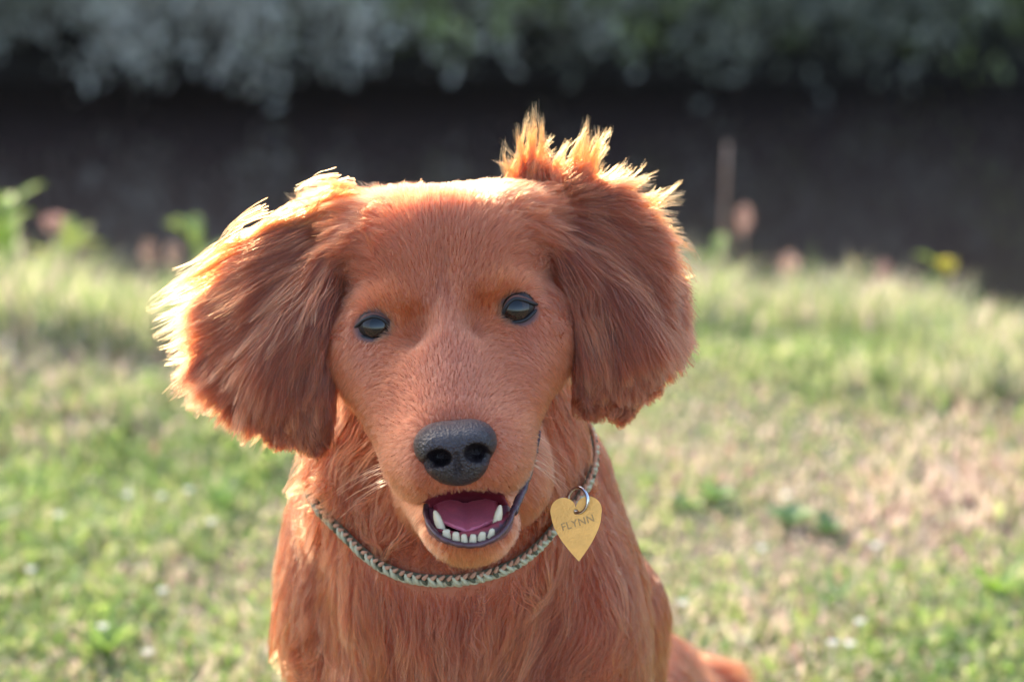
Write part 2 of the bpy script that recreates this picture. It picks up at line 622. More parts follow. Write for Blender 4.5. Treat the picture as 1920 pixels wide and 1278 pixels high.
# plants standing up against the dark water
def stalk(name, px, py_top, dist, label, cat, head, stem_r=0.0025, colr=(0.45, 0.33, 0.22), headc=(0.5, 0.34, 0.26), bend=0.0, head_len=0.05, head_r=0.011, leaves=0, leafc=(0.26, 0.36, 0.08), group=None):
    top = ground_point(px, py_top, dist)
    gz = float(ground_h(top[0], dist))
    base = np.array([top[0] - bend, dist, gz])
    root = empty(name, tuple(base))
    tag(root, label, cat, group)
    t = np.linspace(0, 1, 8)[:, None]
    path = (top - base) * t + np.array([bend, 0, 0]) * (t * t - t)
    v, f = tube_arrays(path, np.linspace(stem_r, stem_r * 0.55, 8), 6)
    colored('stem', v, f, colr, m_stem, root)
    if head:
        r = np.random.default_rng(int(px))
        vs, fs = [], []
        tp = path[-1]
        for k in range(70):
            u = r.random()
            a = r.random() * 6.283
            c = tp + np.array([0, 0, -head_len * 0.5 + head_len * u])
            rad = head_r * math.sin(math.pi * (0.12 + 0.8 * u))
            d = np.array([math.cos(a), math.sin(a), 0.9]); d /= np.linalg.norm(d)
            e = np.cross(d, r.normal(0, 1, 3)); e /= np.linalg.norm(e)
            q = c + np.array([math.cos(a), math.sin(a), 0]) * rad * 0.4
            o = len(vs)
            vs += [q, q + d * rad * 0.9 + e * 0.0022, q + d * rad * 1.7, q + d * rad * 0.9 - e * 0.0022]
            fs.append((o, o + 1, o + 2, o + 3))
        colored('seed_head', vs, fs, headc, m_stem, root)
    for k in range(leaves):
        u = 0.25 + 0.7 * k / max(1, leaves - 1)
        c = (top - base) * u + np.array([bend, 0, 0]) * (u * u - u)
        for v, f in leaf_fan(1, 0.075, 0.020, 0.8, 0.9, int(px) + k * 7):
            colored('leaf', v + c, f, leafc, m_weed, root)
    return root


stalk('reed_stalk', 1365, 268, 3.85, 'tall dead brown reed stalk against the dark water right of the dog', 'reed', False, 0.0048, (0.30, 0.20, 0.15), bend=0.006, leaves=0)
stalk('seed_stalk', 1395, 415, 3.80, 'pinkish seed head just right of the tall dead reed stalk', 'grass stalk', True, headc=(0.62, 0.40, 0.30), head_r=0.009)
stalk('seed_stalk', 100, 425, 3.75, 'round pinkish seed head in the far left tall grass', 'grass stalk', True, headc=(0.62, 0.42, 0.34), head_r=0.013, head_len=0.03)
stalk('seed_stalk', 280, 480, 3.7, 'pink seed head left of the dog\'s wind-blown ear, first of two', 'grass stalk', True, headc=(0.50, 0.36, 0.28), head_r=0.009, head_len=0.05)
stalk('seed_stalk', 325, 485, 3.75, 'pink seed head left of the dog\'s wind-blown ear, nearer the ear', 'grass stalk', True, headc=(0.50, 0.37, 0.28), head_r=0.009, head_len=0.05)
stalk('seed_stalk', 1480, 505, 3.6, 'pinkish grass seed head right of the reed, above the bank grass', 'grass stalk', True, headc=(0.60, 0.42, 0.32), head_r=0.010)
stalk('seed_stalk', 1655, 520, 3.55, 'dull brown seed head in the gap of dark water on the right', 'grass stalk', True, headc=(0.36, 0.24, 0.20), head_r=0.010)
stalk('seed_stalk', 1595, 515, 3.55, 'yellowish seed head left of the dull brown one', 'grass stalk', True, headc=(0.46, 0.40, 0.16), head_r=0.009)
stalk('flower_stalk', 1775, 503, 3.45, 'yellow flower head standing highest at the right of the bank', 'flower stalk', True, colr=(0.25, 0.30, 0.10), headc=(0.62, 0.56, 0.10), head_r=0.010, head_len=0.022, leaves=3)
stalk('leafy_sprig', 368, 425, 3.5, 'leafy green sprig poking up beside the top of the dog\'s left-hand ear', 'sprig', False, 0.002, (0.25, 0.32, 0.10), leaves=9)
stalk('leafy_sprig', 1345, 480, 3.6, 'leafy green sprig in the bank grass by the dog\'s right-hand ear', 'sprig', False, 0.002, (0.25, 0.32, 0.10), leaves=10)
stalk('tall_weed', 6, 372, 3.2, 'tall light green leafy weed at the left edge of the picture', 'weed', False, 0.003, (0.25, 0.36, 0.08), leaves=22, leafc=(0.30, 0.42, 0.08))
stalk('tall_weed', 130, 455, 3.4, 'yellow-green leafy weed in the tall grass right of the round seed head', 'weed', False, 0.0025, (0.3, 0.38, 0.1), leaves=14, leafc=(0.36, 0.42, 0.10))

# ------------------------------------------------------------------ trees on the far bank
m_bark = principled('tree_bark', (0.10, 0.075, 0.06), 0.9, bump=0.8, bump_scale=60, vary=0.3, vary_scale=12)
m_leaf = leaf_mat('tree_leaf', 0.05, 0.30, 0.55)


def tree(x, y, h, reach, leafc, label, seed, n_leaf=9000, low=-0.55, leaf_len=0.062):
    r = np.random.default_rng(seed)
    gz = float(ground_h(np.array(x), np.array(y)))
    root = empty('overhanging_tree', (x, y, gz))
    tag(root, label, 'tree', 'trees overhanging the far bank of the river')
    base = np.zeros(3)
    top = np.array([r.normal(0, .15), -0.35 * reach, h])
    t = np.linspace(0, 1, 9)[:, None]
    path = base + (top - base) * t + np.array([0.12, 0.1, 0]) * np.sin(t * 5 + r.random() * 6) * t
    tv, tf = tube_arrays(path, np.linspace(0.085, 0.012, 9), 9)
    mesh_list('trunk', tv, tf, m_bark, root)
    lv, lc = [], []
    nl = 26
    per = n_leaf // nl
    for k in range(nl):
        # most limbs lean out over the water and droop; the low ones almost touch it
        a = -math.pi / 2 + r.normal(0, 0.8)
        if k < 15:
            u = 0.10 + 0.45 * r.random()
            st = path[int(u * 8)]
            L = reach * (0.75 + 0.5 * r.random())
            end = np.array([st[0] + math.cos(a) * L, st[1] + math.sin(a) * L, low - gz + 0.05 + 0.75 * r.random() ** 1.1])
        else:
            u = 0.4 + 0.58 * (k - 15) / 10
            st = path[int(u * 8)]
            L = reach * (0.7 + 0.6 * r.random()) * (1.15 - 0.5 * u)
            end = st + np.array([math.cos(a) * L, math.sin(a) * L, L * (0.25 * r.random() - 0.3)])
        s = np.linspace(0, 1, 8)[:, None]
        dr = np.array([0, 0, -0.10 * L])
        lp = st + (end - st) * s + np.array([0, 0, 0.40 * L]) * (s - s * s) * 2 + dr * s ** 3
        v, f = tube_arrays(lp, np.linspace(0.022, 0.004, 8), 5)
        mesh_list('limb', v, f, m_bark, root)
        # leaves in hanging sprays along the limb
        n = per
        tt = r.random(n) ** 0.5
        idx = np.clip(tt * 7, 0, 6.99)
        i0 = idx.astype(int)
        c = lp[i0] + (lp[i0 + 1] - lp[i0]) * (idx - i0)[:, None]
        spray = r.integers(0, 14, n)
        so = r.normal(0, 0.17, (14, 3)); so[:, 2] = -np.abs(r.normal(0, 0.22, 14))
        c = c + so[spray] * (0.4 + tt[:, None]) + r.normal(0, 0.055, (n, 3))
        zmin = low - gz + 0.16 * r.random(n) + 0.10 * np.sin(c[:, 0] * 9 + seed)
        ok = c[:, 2] > zmin
        c = c[ok]
        tone = (1 + r.normal(0, 0.18, 14))[spray][ok]
        lv.append(c); lc.append(tone)
    c = np.vstack(lv); tone = np.concatenate(lc)
    n = len(c)
    d = unit_rows(r.normal(0, 0.7, (n, 3)) + np.array([0, -0.25, -0.75]))
    e = unit_rows(np.cross(d, r.normal(0, 1, (n, 3))))
    ll = leaf_len * (0.6 + 0.7 * r.random(n))[:, None]
    w = ll * 0.19
    v = np.stack([c, c + d * ll * .5 + e * w, c + d * ll, c + d * ll * .5 - e * w], 1).reshape(-1, 3)
    k = np.arange(n) * 4
    f = np.stack([k, k + 1, k + 2, k + 3], 1)
    colr = np.clip(np.asarray(leafc)[None] * (tone * (1 + r.normal(0, 0.12, n)))[:, None], 0.005, 0.8)
    mesh_np('crown', v, f, m_leaf, root, smooth=False, colors=np.repeat(colr, 4, 0))


def unit_rows(a):
    return a / (np.linalg.norm(a, axis=1, keepdims=True) + 1e-9)


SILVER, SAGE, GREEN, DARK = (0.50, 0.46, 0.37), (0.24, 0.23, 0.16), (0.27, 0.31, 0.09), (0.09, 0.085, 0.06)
TREES = [
    (-3.3, 10.5, 2.8, 1.5, SAGE, 'grey-green tree beyond the left edge of the far bank'),
    (-2.15, 10.3, 2.8, 1.25, SAGE, 'grey-green tree in the top left corner over the water'),
    (-1.40, 10.2, 2.8, 1.30, SILVER, 'silvery willow whose pale leaves hang over the water at upper left'),
    (-0.80, 10.3, 2.8, 1.35, SILVER, 'silvery willow left of centre, right of the other pale one'),
    (-0.05, 10.4, 2.8, 1.25, GREEN, 'yellow-green tree behind the dog\'s head tuft at top centre'),
    (0.55, 10.5, 2.8, 1.2, SAGE, 'grey-green tree right of the yellow-green one'),
    (1.15, 10.6, 2.8, 1.2, SAGE, 'dull sage tree above the dead reed stalk'),
    (1.65, 10.9, 2.8, 1.0, DARK, 'very dark leafy tree in the upper right'),
    (2.25, 10.6, 2.8, 1.15, GREEN, 'green-brown tree in the top right corner'),
    (3.3, 10.5, 2.8, 1.4, SAGE, 'sage tree beyond the right edge of the far bank'),
]
LOWS = [-0.50, -0.46, -0.56, -0.60, -0.50, -0.52, -0.62, -0.66, -0.62, -0.50]
for i, (x, y, h, rc, c, lab) in enumerate(TREES):
    tree(x, y, h, rc, c, lab, 40 + i, n_leaf=19000, low=LOWS[i])

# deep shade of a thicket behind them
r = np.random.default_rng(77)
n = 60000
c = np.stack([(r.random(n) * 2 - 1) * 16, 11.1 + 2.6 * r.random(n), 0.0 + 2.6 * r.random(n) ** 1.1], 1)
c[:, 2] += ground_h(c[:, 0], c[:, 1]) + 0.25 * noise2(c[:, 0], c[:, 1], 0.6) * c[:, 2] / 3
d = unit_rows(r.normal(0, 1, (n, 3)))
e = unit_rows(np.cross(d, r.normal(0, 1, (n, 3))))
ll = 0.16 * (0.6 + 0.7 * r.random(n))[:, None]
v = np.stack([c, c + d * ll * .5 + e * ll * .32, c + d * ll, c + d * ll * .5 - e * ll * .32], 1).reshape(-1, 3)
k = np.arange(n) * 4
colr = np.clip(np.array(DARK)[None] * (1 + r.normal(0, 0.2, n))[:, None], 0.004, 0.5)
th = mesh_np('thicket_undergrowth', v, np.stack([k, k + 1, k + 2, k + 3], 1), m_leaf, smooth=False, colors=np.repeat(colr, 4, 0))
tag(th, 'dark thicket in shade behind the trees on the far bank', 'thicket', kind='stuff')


# ------------------------------------------------------------------ signed distance modelling
def sd_ell(p, c, r, rot=None):
    q = p - np.asarray(c, np.float32)
    if rot is not None:
        q = q @ np.asarray(rot, np.float32)
    r = np.asarray(r, np.float32)
    k0 = np.sqrt(((q / r) ** 2).sum(1)) + 1e-6
    k1 = np.sqrt(((q / (r * r)) ** 2).sum(1)) + 1e-9
    return k0 * (k0 - 1.0) / k1


def sd_cone(p, a, b, r1, r2):
    a = np.asarray(a, np.float32)
    b = np.asarray(b, np.float32)
    ba = b - a
    pa = p - a
    h = np.clip((pa @ ba) / (ba @ ba), 0, 1)
    return np.sqrt(((pa - h[:, None] * ba) ** 2).sum(1)) - (r1 + (r2 - r1) * h)


def sd_tri(p, a, b, c, r):
    a, b, c = (np.asarray(x, np.float32) for x in (a, b, c))
    ba, cb, ac = b - a, c - b, a - c
    n = np.cross(ba, ac)
    def seg(o, e):
        q = p - o
        h = np.clip((q @ e) / (e @ e), 0, 1)
        return ((q - h[:, None] * e) ** 2).sum(1)
    pa, pb, pc = p - a, p - b, p - c
    inside = (np.sign(pa @ np.cross(ba, n)) + np.sign(pb @ np.cross(cb, n)) + np.sign(pc @ np.cross(ac, n))) >= 2
    e = np.minimum(np.minimum(seg(a, ba), seg(b, cb)), seg(c, ac))
    f = (pa @ n) ** 2 / (n @ n)
    return np.sqrt(np.where(inside, f, e)) - r


def smin(a, b, k):
    h = np.maximum(k - np.abs(a - b), 0) / k
    return np.minimum(a, b) - h * h * k * 0.25


def smax(a, b, k):
    return -smin(-a, -b, k)


def surface_nets(F, origin, step):
    """F: dense grid of signed distances -> verts, quads"""
    nx, ny, nz = F.shape
    inside = F < 0
    cnt = np.zeros((nx - 1, ny - 1, nz - 1), np.uint8)
    for i in (0, 1):
        for j in (0, 1):
            for k in (0, 1):
                cnt += inside[i:nx - 1 + i, j:ny - 1 + j, k:nz - 1 + k]
    act = np.argwhere((cnt > 0) & (cnt < 8))
    lin = (act[:, 0] * (ny - 1) + act[:, 1]) * (nz - 1) + act[:, 2]
    corners = np.array([(i, j, k) for i in (0, 1) for j in (0, 1) for k in (0, 1)])
    vals = np.stack([F[act[:, 0] + c[0], act[:, 1] + c[1], act[:, 2] + c[2]] for c in corners], 1)
    acc = np.zeros((len(act), 3))
    num = np.zeros(len(act))
    for a in range(8):
        for b in range(a + 1, 8):
            if np.abs(corners[a] - corners[b]).sum() != 1:
                continue
            va, vb = vals[:, a], vals[:, b]
            m = (va < 0) != (vb < 0)
            t = np.where(m, va / np.where(m, va - vb, 1), 0)
            acc += np.where(m[:, None], corners[a] + t[:, None] * (corners[b] - corners[a]), 0)
            num += m
    verts = (act + acc / num[:, None]) * step + origin
    quads = []
    dims = (nx - 1, ny - 1, nz - 1)
    def idx(c):
        l = (c[:, 0] * dims[1] + c[:, 1]) * dims[2] + c[:, 2]
        return np.searchsorted(lin, l)
    for ax in range(3):
        sl0 = [slice(1, -1)] * 3
        sl1 = [slice(1, -1)] * 3
        sl0[ax] = slice(0, -1)
        sl1[ax] = slice(1, None)
        s0, s1 = inside[tuple(sl0)], inside[tuple(sl1)]
        e = np.argwhere(s0 != s1)
        flip = s0[tuple(e.T)]
        base = e + 1
        base[:, ax] -= 1
        u, v = (ax + 1) % 3, (ax + 2) % 3
        du = np.zeros(3, int); du[u] = 1
        dv = np.zeros(3, int); dv[v] = 1
        q = np.stack([idx(base - du - dv), idx(base - dv), idx(base), idx(base - du)], 1)
        q[~flip] = q[~flip][:, ::-1]
        quads.append(q)
    return verts, np.vstack(quads)


def build_field(fn, lo, hi, step, block=8):
    lo = np.asarray(lo, float)
    n = np.ceil((np.asarray(hi, float) - lo) / (step * block)).astype(int)
    cs = step * block
    g = np.stack(np.meshgrid(*[np.arange(k) for k in n], indexing='ij'), -1).reshape(-1, 3)
    cen = (lo + (g + 0.5) * cs).astype(np.float32)
    dc = np.concatenate([fn(c) for c in np.array_split(cen, max(1, len(cen) // 400))])
    F = np.repeat(np.repeat(np.repeat(dc.reshape(n).astype(np.float32), block, 0), block, 1), block, 2)
    near = g[np.abs(dc) < cs * 1.25]
    off = np.stack(np.meshgrid(*[np.arange(block)] * 3, indexing='ij'), -1).reshape(-1, 3)
    for ch in np.array_split(near, max(1, len(near) // 24)):
        ids = (ch[:, None] * block + off[None]).reshape(-1, 3)
        F[ids[:, 0], ids[:, 1], ids[:, 2]] = fn((lo + ids * step).astype(np.float32))
    return F, lo


# ------------------------------------------------------------------ the dog: body field
def Wd(x, y, z):
    return from_world(np.array([x, y, z]))

EYE_L, EYE_R = V(704, 612, -16), V(969, 579, -16)
EYE_RAD = 38.0
EAR_L = [V(690, 390, -215), V(580, 435, -175), V(500, 530, -160), V(465, 640, -150), V(478, 725, -135), V(525, 795, -120), V(592, 815, -85), V(616, 700, -62), V(612, 570, -68), V(645, 470, -112)]
EAR_R = [V(1000, 352, -225), V(1110, 385, -195), V(1190, 440, -190), V(1232, 525, -190), V(1236, 630, -175), V(1214, 702, -150), V(1165, 755, -130), V(1104, 745, -92), V(1074, 620, -72), V(1052, 470, -112)]
EARC_L = V(545, 620, -82)
EARC_R = V(1165, 580, -92)

HEAD = [
    ('e', V(836, 512, -215), (220, 150, 205), 0),
    ('e', V(832, 470, -95), (165, 110, 95), 60),
    ('e', V(736, 564, -27), (54, 32, 46), 38),
    ('e', V(934, 536, -27), (54, 32, 46), 38),
    ('e', V(700, 640, -105), (72, 90, 105), 55),
    ('e', V(995, 620, -105), (70, 92, 105), 55),
    ('c', V(838, 620, -70), V(852, 808, 132), 115, 84, 60),
    ('e', V(800, 866, 122), (58, 72, 98), 40),
    ('e', V(918, 850, 118), (66, 76, 100), 40),
    ('e', V(856, 882, 182), (62, 48, 42), 35),
    ('c', V(703, 665, -70), V(792, 850, 95), 76, 58, 60),
    ('c', V(986, 645, -70), V(914, 842, 95), 76, 58, 60),
    ('e', V(752, 474, -185), (104, 112, 125), 50),
    ('e', V(922, 457, -185), (104, 114, 125), 50),
]
JAW = [
    ('c', V(858, 900, -90), V(880, 978, 95), 105, 70, 0),
    ('e', V(881, 980, 112), (78, 52, 84), 30),
    ('e', V(965, 880, -110), (62, 90, 80), 40),
]
BODY = [
    ('c', V(836, 640, -290), V(850, 1060, -365), 205, 235, 0),
    ('e', V(835, 1270, -400), (235, 270, 225), 70),
    ('e', V(634, 1090, -520), (112, 275, 150), 45),
    ('e', V(1085, 1190, -450), (135, 230, 210), 45),
    ('e', V(1052, 1020, -480), (118, 260, 185), 80),
    ('e', V(1012, 830, -330), (78, 140, 120), 60),
    ('e', V(652, 860, -330), (70, 130, 120), 60),
    ('c', V(850, 1040, -430), Wd(-0.02, 1.50, 0.22), 235, 290, 80),
    ('c', Wd(-0.02, 1.47, 0.22), Wd(-0.005, 1.67, 0.11), 285, 290, 80),
    ('e', Wd(0.10, 1.60, 0.085), (118, 250, 310), 60),
    ('e', Wd(-0.085, 1.60, 0.085), (118, 250, 310), 60),
    ('c', Wd(0.125, 1.55, 0.035), Wd(0.13, 1.38, 0.03), 100, 85, 50),
    ('c', Wd(-0.10, 1.55, 0.035), Wd(-0.115, 1.38, 0.03), 100, 85, 50),
    ('c', Wd(-0.085, 1.37, 0.26), Wd(-0.085, 1.40, 0.14), 130, 90, 60),
    ('c', Wd(-0.085, 1.40, 0.14), Wd(-0.08, 1.37, 0.035), 85, 70, 30),
    ('e', Wd(-0.08, 1.35, 0.028), (80, 95, 120), 30),
    ('c', Wd(0.055, 1.39, 0.26), Wd(0.06, 1.42, 0.14), 130, 90, 60),
    ('c', Wd(0.06, 1.42, 0.14), Wd(0.058, 1.39, 0.035), 85, 70, 30),
    ('e', Wd(0.058, 1.37, 0.028), (80, 95, 120), 30),
    ('c', Wd(0.03, 1.74, 0.05), Wd(0.10, 1.80, 0.026), 90, 70, 50),
    ('c', Wd(0.10, 1.80, 0.026), Wd(0.155, 1.83, 0.026), 70, 62, 30),
    ('c', Wd(0.155, 1.83, 0.026), Wd(0.19, 1.80, 0.02), 60, 30, 20),
]


def prim_box(q):
    if q[0] == 'e':
        c, r = np.asarray(q[1]), np.asarray(q[2], float)
        return c - r, c + r
    a, b = np.asarray(q[1]), np.asarray(q[2])
    return np.minimum(a - q[3], b - q[4]), np.maximum(a + q[3], b + q[4])


def far_from(box, plo, phi, margin=150.0):
    return bool(np.any(box[0] - margin > phi) or np.any(box[1] + margin < plo))


def prim(p, q):
    if q[0] == 'e':
        return sd_ell(p, q[1], q[2])
    return sd_cone(p, q[1], q[2], q[3], q[4])


def chain(p, L, exact=False):
    """smooth union; parts far from the whole chunk are skipped"""
    plo, phi = p.min(0), p.max(0)
    d = None
    for q in L:
        if not exact and far_from(prim_box(q), plo, phi):
            continue
        e = prim(p, q)
        d = e if d is None else smin(d, e, max(q[-1], 1))
    return np.full(len(p), 400.0, np.float32) if d is None else d


def ear_field(p, poly, cen):
    d = None
    n = len(poly)
    P = np.array(poly)
    if far_from((P.min(0) - 20, P.max(0) + 20), p.min(0), p.max(0)):
        return np.full(len(p), 400.0, np.float32)
    for i in range(n):
        t = sd_tri(p, poly[i], poly[(i + 1) % n], cen, 15.0)
        d = t if d is None else smin(d, t, 30)
    return d


MOUTH_C = V(876, 948, 135)


def mouth_cut(p):
    a = sd_ell(p, MOUTH_C, (74, 36, 130))
    b = sd_ell(p, V(872, 975, 90), (66, 32, 100))
    return smin(a, b, 20)


def eye_cut(p):
    a = sd_ell(p, V(702, 614, 34), (31, 21, 46), ROT_EYE)
    b = sd_ell(p, V(971, 581, 34), (31, 21, 46), ROT_EYE)
    return np.minimum(a, b)


ca, sa = math.cos(math.radians(8)), math.sin(math.radians(8))
ROT_EYE = np.array([[ca, -sa, 0], [sa, ca, 0], [0, 0, 1.0]])


def dog_parts(p):
    h = chain(p, HEAD)
    j = chain(p, JAW)
    b = chain(p, BODY)
    return h, j, ear_field(p, EAR_L, EARC_L), ear_field(p, EAR_R, EARC_R), b


CROWN_P = V(836, 333, -150).astype(np.float32)
CROWN_N = np.array([-0.05, 0.72, -0.69], np.float32)


def dog_field(p):
    h, j, el, er, b = dog_parts(p)
    for c, rr in ((V(776, 612, 60), (28, 40, 38)), (V(896, 592, 60), (28, 40, 38)), (V(826, 470, 36), (14, 75, 34))):
        h = smax(h, -sd_ell(p, c, rr), 34)
    h = smax(h, (p - CROWN_P) @ CROWN_N + (p[:, 0] - CROWN_P[0]) ** 2 / 1300.0, 30)
    d = smin(h, j, 18)
    d = smax(d, -mouth_cut(p), 10)
    d = smin(d, b, 70)
    d = smin(d, el, 12)
    d = smin(d, er, 12)
    d = smax(d, -sd_ell(p, V(824, 858, 240), (20, 14, 50)), 5)
    d = smax(d, -sd_ell(p, V(893, 849, 240), (20, 15, 50)), 5)
    return smax(d, -eye_cut(p), 7)


STEP = 6.0
LO = np.array([-680.0, -2100.0, -2600.0])
HI = np.array([1050.0, 360.0, 340.0])
FIELD, FLO = build_field(dog_field, LO, HI, STEP)
dv, dq = surface_nets(FIELD, FLO, STEP)


def field_at(p):
    g = (p - FLO) / STEP
    g = np.clip(g, 0, np.array(FIELD.shape) - 2.001)
    i = g.astype(int)
    f = g - i
    out = 0
    for a in (0, 1):
        for b in (0, 1):
            for c in (0, 1):
                w = np.abs(1 - a - f[:, 0]) * np.abs(1 - b - f[:, 1]) * np.abs(1 - c - f[:, 2])
                out = out + w * FIELD[i[:, 0] + a, i[:, 1] + b, i[:, 2] + c]
    return out


def field_grad(p, e=5.0):
    g = np.stack([field_at(p + np.eye(3)[k] * e) - field_at(p - np.eye(3)[k] * e) for k in range(3)], 1)
    return g / (np.linalg.norm(g, axis=1, keepdims=True) + 1e-9)


def front_z(px, py, gap):
    z = np.linspace(300, -900, 1201)
    q = np.stack([V(px, py, k) for k in z])
    f = field_at(q)
    hit = np.argmax(f < gap)
    return z[hit]


# lines of the lips, shared by the skin colouring, the lip meshes and the fur limits
LIP_LOW = np.array([V(*q) for q in [(799, 950, 110), (798, 963, 126), (806, 988, 160), (826, 1010, 184), (852, 1021, 194), (880, 1025, 198),
                                    (908, 1021, 194), (935, 1007, 184), (953, 985, 164), (963, 960, 140)]])
LIP_SIDE = np.array([V(*q) for q in [(963, 960, 140), (972, 938, 114), (982, 914, 90), (991, 888, 64), (999, 862, 36), (1006, 836, 8), (1011, 808, -20)]])


def seg_dist(p, line):
    d = np.full(len(p), 1e9)
    for a, b in zip(line[:-1], line[1:]):
        ba = b - a
        h = np.clip(((p - a) @ ba) / (ba @ ba), 0, 1)
        d = np.minimum(d, np.linalg.norm(p - a - h[:, None] * ba, axis=1))
    return d


skin_col = np.tile(np.array([0.36, 0.095, 0.040]), (len(dv), 1))
near_m = np.abs(mouth_cut(dv.astype(np.float32))) < 9
in_mouth = near_m & (dv[:, 2] > -60)
skin_col[in_mouth] = (0.20, 0.015, 0.028)
dl = np.minimum(seg_dist(dv, LIP_LOW), seg_dist(dv, LIP_SIDE))
lipw = np.clip((34 - dl) / 16, 0, 1) * (~in_mouth)
skin_col = skin_col * (1 - lipw[:, None]) + np.array([0.105, 0.055, 0.075]) * lipw[:, None]
de = np.minimum(np.linalg.norm((dv - V(703, 613, 10)) / (1.15, 1, 1), axis=1), np.linalg.norm((dv - V(971, 580, 10)) / (1.15, 1, 1), axis=1))
eyew = np.clip((40 - de) / 10, 0, 1)
skin_col = skin_col * (1 - eyew[:, None]) + np.array([0.09, 0.04, 0.035]) * eyew[:, None]

m_skin, nt, out = new_mat('dog_skin')
b = nt.nodes.new('ShaderNodeBsdfPrincipled')
at = nt.nodes.new('ShaderNodeAttribute'); at.attribute_name = 'tint'
nt.links.new(at.outputs['Color'], b.inputs['Base Color'])
b.inputs['Roughness'].default_value = 0.65
no = nt.nodes.new('ShaderNodeTexNoise'); no.inputs['Scale'].default_value = 500
tcn = nt.nodes.new('ShaderNodeTexCoord')
nt.links.new(tcn.outputs['Object'], no.inputs['Vector'])
bp = nt.nodes.new('ShaderNodeBump'); bp.inputs['Strength'].default_value = 0.4; bp.inputs['Distance'].default_value = 0.001
nt.links.new(no.outputs['Fac'], bp.inputs['Height'])
nt.links.new(bp.outputs[0], b.inputs['Normal'])
nt.links.new(b.outputs[0], out.inputs[0])

DOG_BASE = np.array([0.0, 1.45, 0.0])
dog = mesh_np('dog', to_world(dv) - DOG_BASE, dq, m_skin, colors=skin_col)
dog.location = DOG_BASE
tag(dog, 'young red-brown long-haired dog sitting on the grass with its mouth open', 'dog')


def dog_part(name, verts_model, faces, mat, parent=None, colors=None):
    """a child of the dog; vertices in model units"""
    w = to_world(np.asarray(verts_model, float)) - DOG_BASE
    faces = [tuple(f) for f in faces]
    o = mesh_list(name, w, faces, mat, parent or dog)
    return o


# ---- eyes
m_sclera = principled('eye_dark_white', (0.012, 0.008, 0.009), 0.3, spec=0.25)
m_iris = principled('eye_brown_iris', (0.022, 0.011, 0.007), 0.5, coat=1.0, spec=0.0, vary=0.5, vary_scale=900)
m_pupil = principled('eye_pupil', (0.003, 0.003, 0.004), 0.5, coat=1.0, spec=0.0)
m_lid = principled('eyelid_rim', (0.008, 0.006, 0.007), 0.55, bump=0.3, bump_scale=900)
m_lid3 = principled('upper_lid_skin', (0.13, 0.045, 0.032), 0.7, bump=0.5, bump_scale=1200)
m_lid2 = principled('eyelid_skin', (0.13, 0.06, 0.058), 0.6, bump=0.5, bump_scale=1200, vary=0.25, vary_scale=400)


def sphere_cap(c, r, axis, ang, rings=14, sides=36):
    axis = axis / np.linalg.norm(axis)
    u = np.cross(axis, [0, 1, 0.1]); u /= np.linalg.norm(u)
    w = np.cross(axis, u)
    vs = [c + axis * r]
    fs = []
    for i in range(1, rings + 1):
        t = ang * i / rings
        for k in range(sides):
            a = 2 * math.pi * k / sides
            vs.append(c + r * (math.cos(t) * axis + math.sin(t) * (math.cos(a) * u + math.sin(a) * w)))
    for k in range(sides):
        fs.append((0, 1 + k, 1 + (k + 1) % sides))
    for i in range(rings - 1):
        for k in range(sides):
            a = 1 + i * sides + k
            b2 = 1 + i * sides + (k + 1) % sides
            fs.append((a, a + sides, b2 + sides, b2))
    return np.array(vs), fs


LID_L = [(656, 625), (672, 606), (686, 596), (702, 592), (718, 597), (730, 609), (738, 632), (722, 637), (704, 638), (688, 635), (672, 629)]
LID_R = [(938, 605), (944, 582), (953, 567), (966, 559), (982, 561), (995, 566), (1012, 574), (1000, 588), (986, 600), (968, 605), (952, 606)]


def smooth_loop(pts, n=64):
    pts = np.array(pts, float)
    m = len(pts)
    out = []
    for i in range(n):
        t = i / n * m
        k = int(t)
        f = t - k
        p0, p1, p2, p3 = (pts[(k + j) % m] for j in (-1, 0, 1, 2))
        out.append(0.5 * (2 * p1 + (p2 - p0) * f + (2 * p0 - 5 * p1 + 4 * p2 - p3) * f * f + (3 * p1 - p0 - 3 * p2 + p3) * f ** 3))
    return np.array(out)


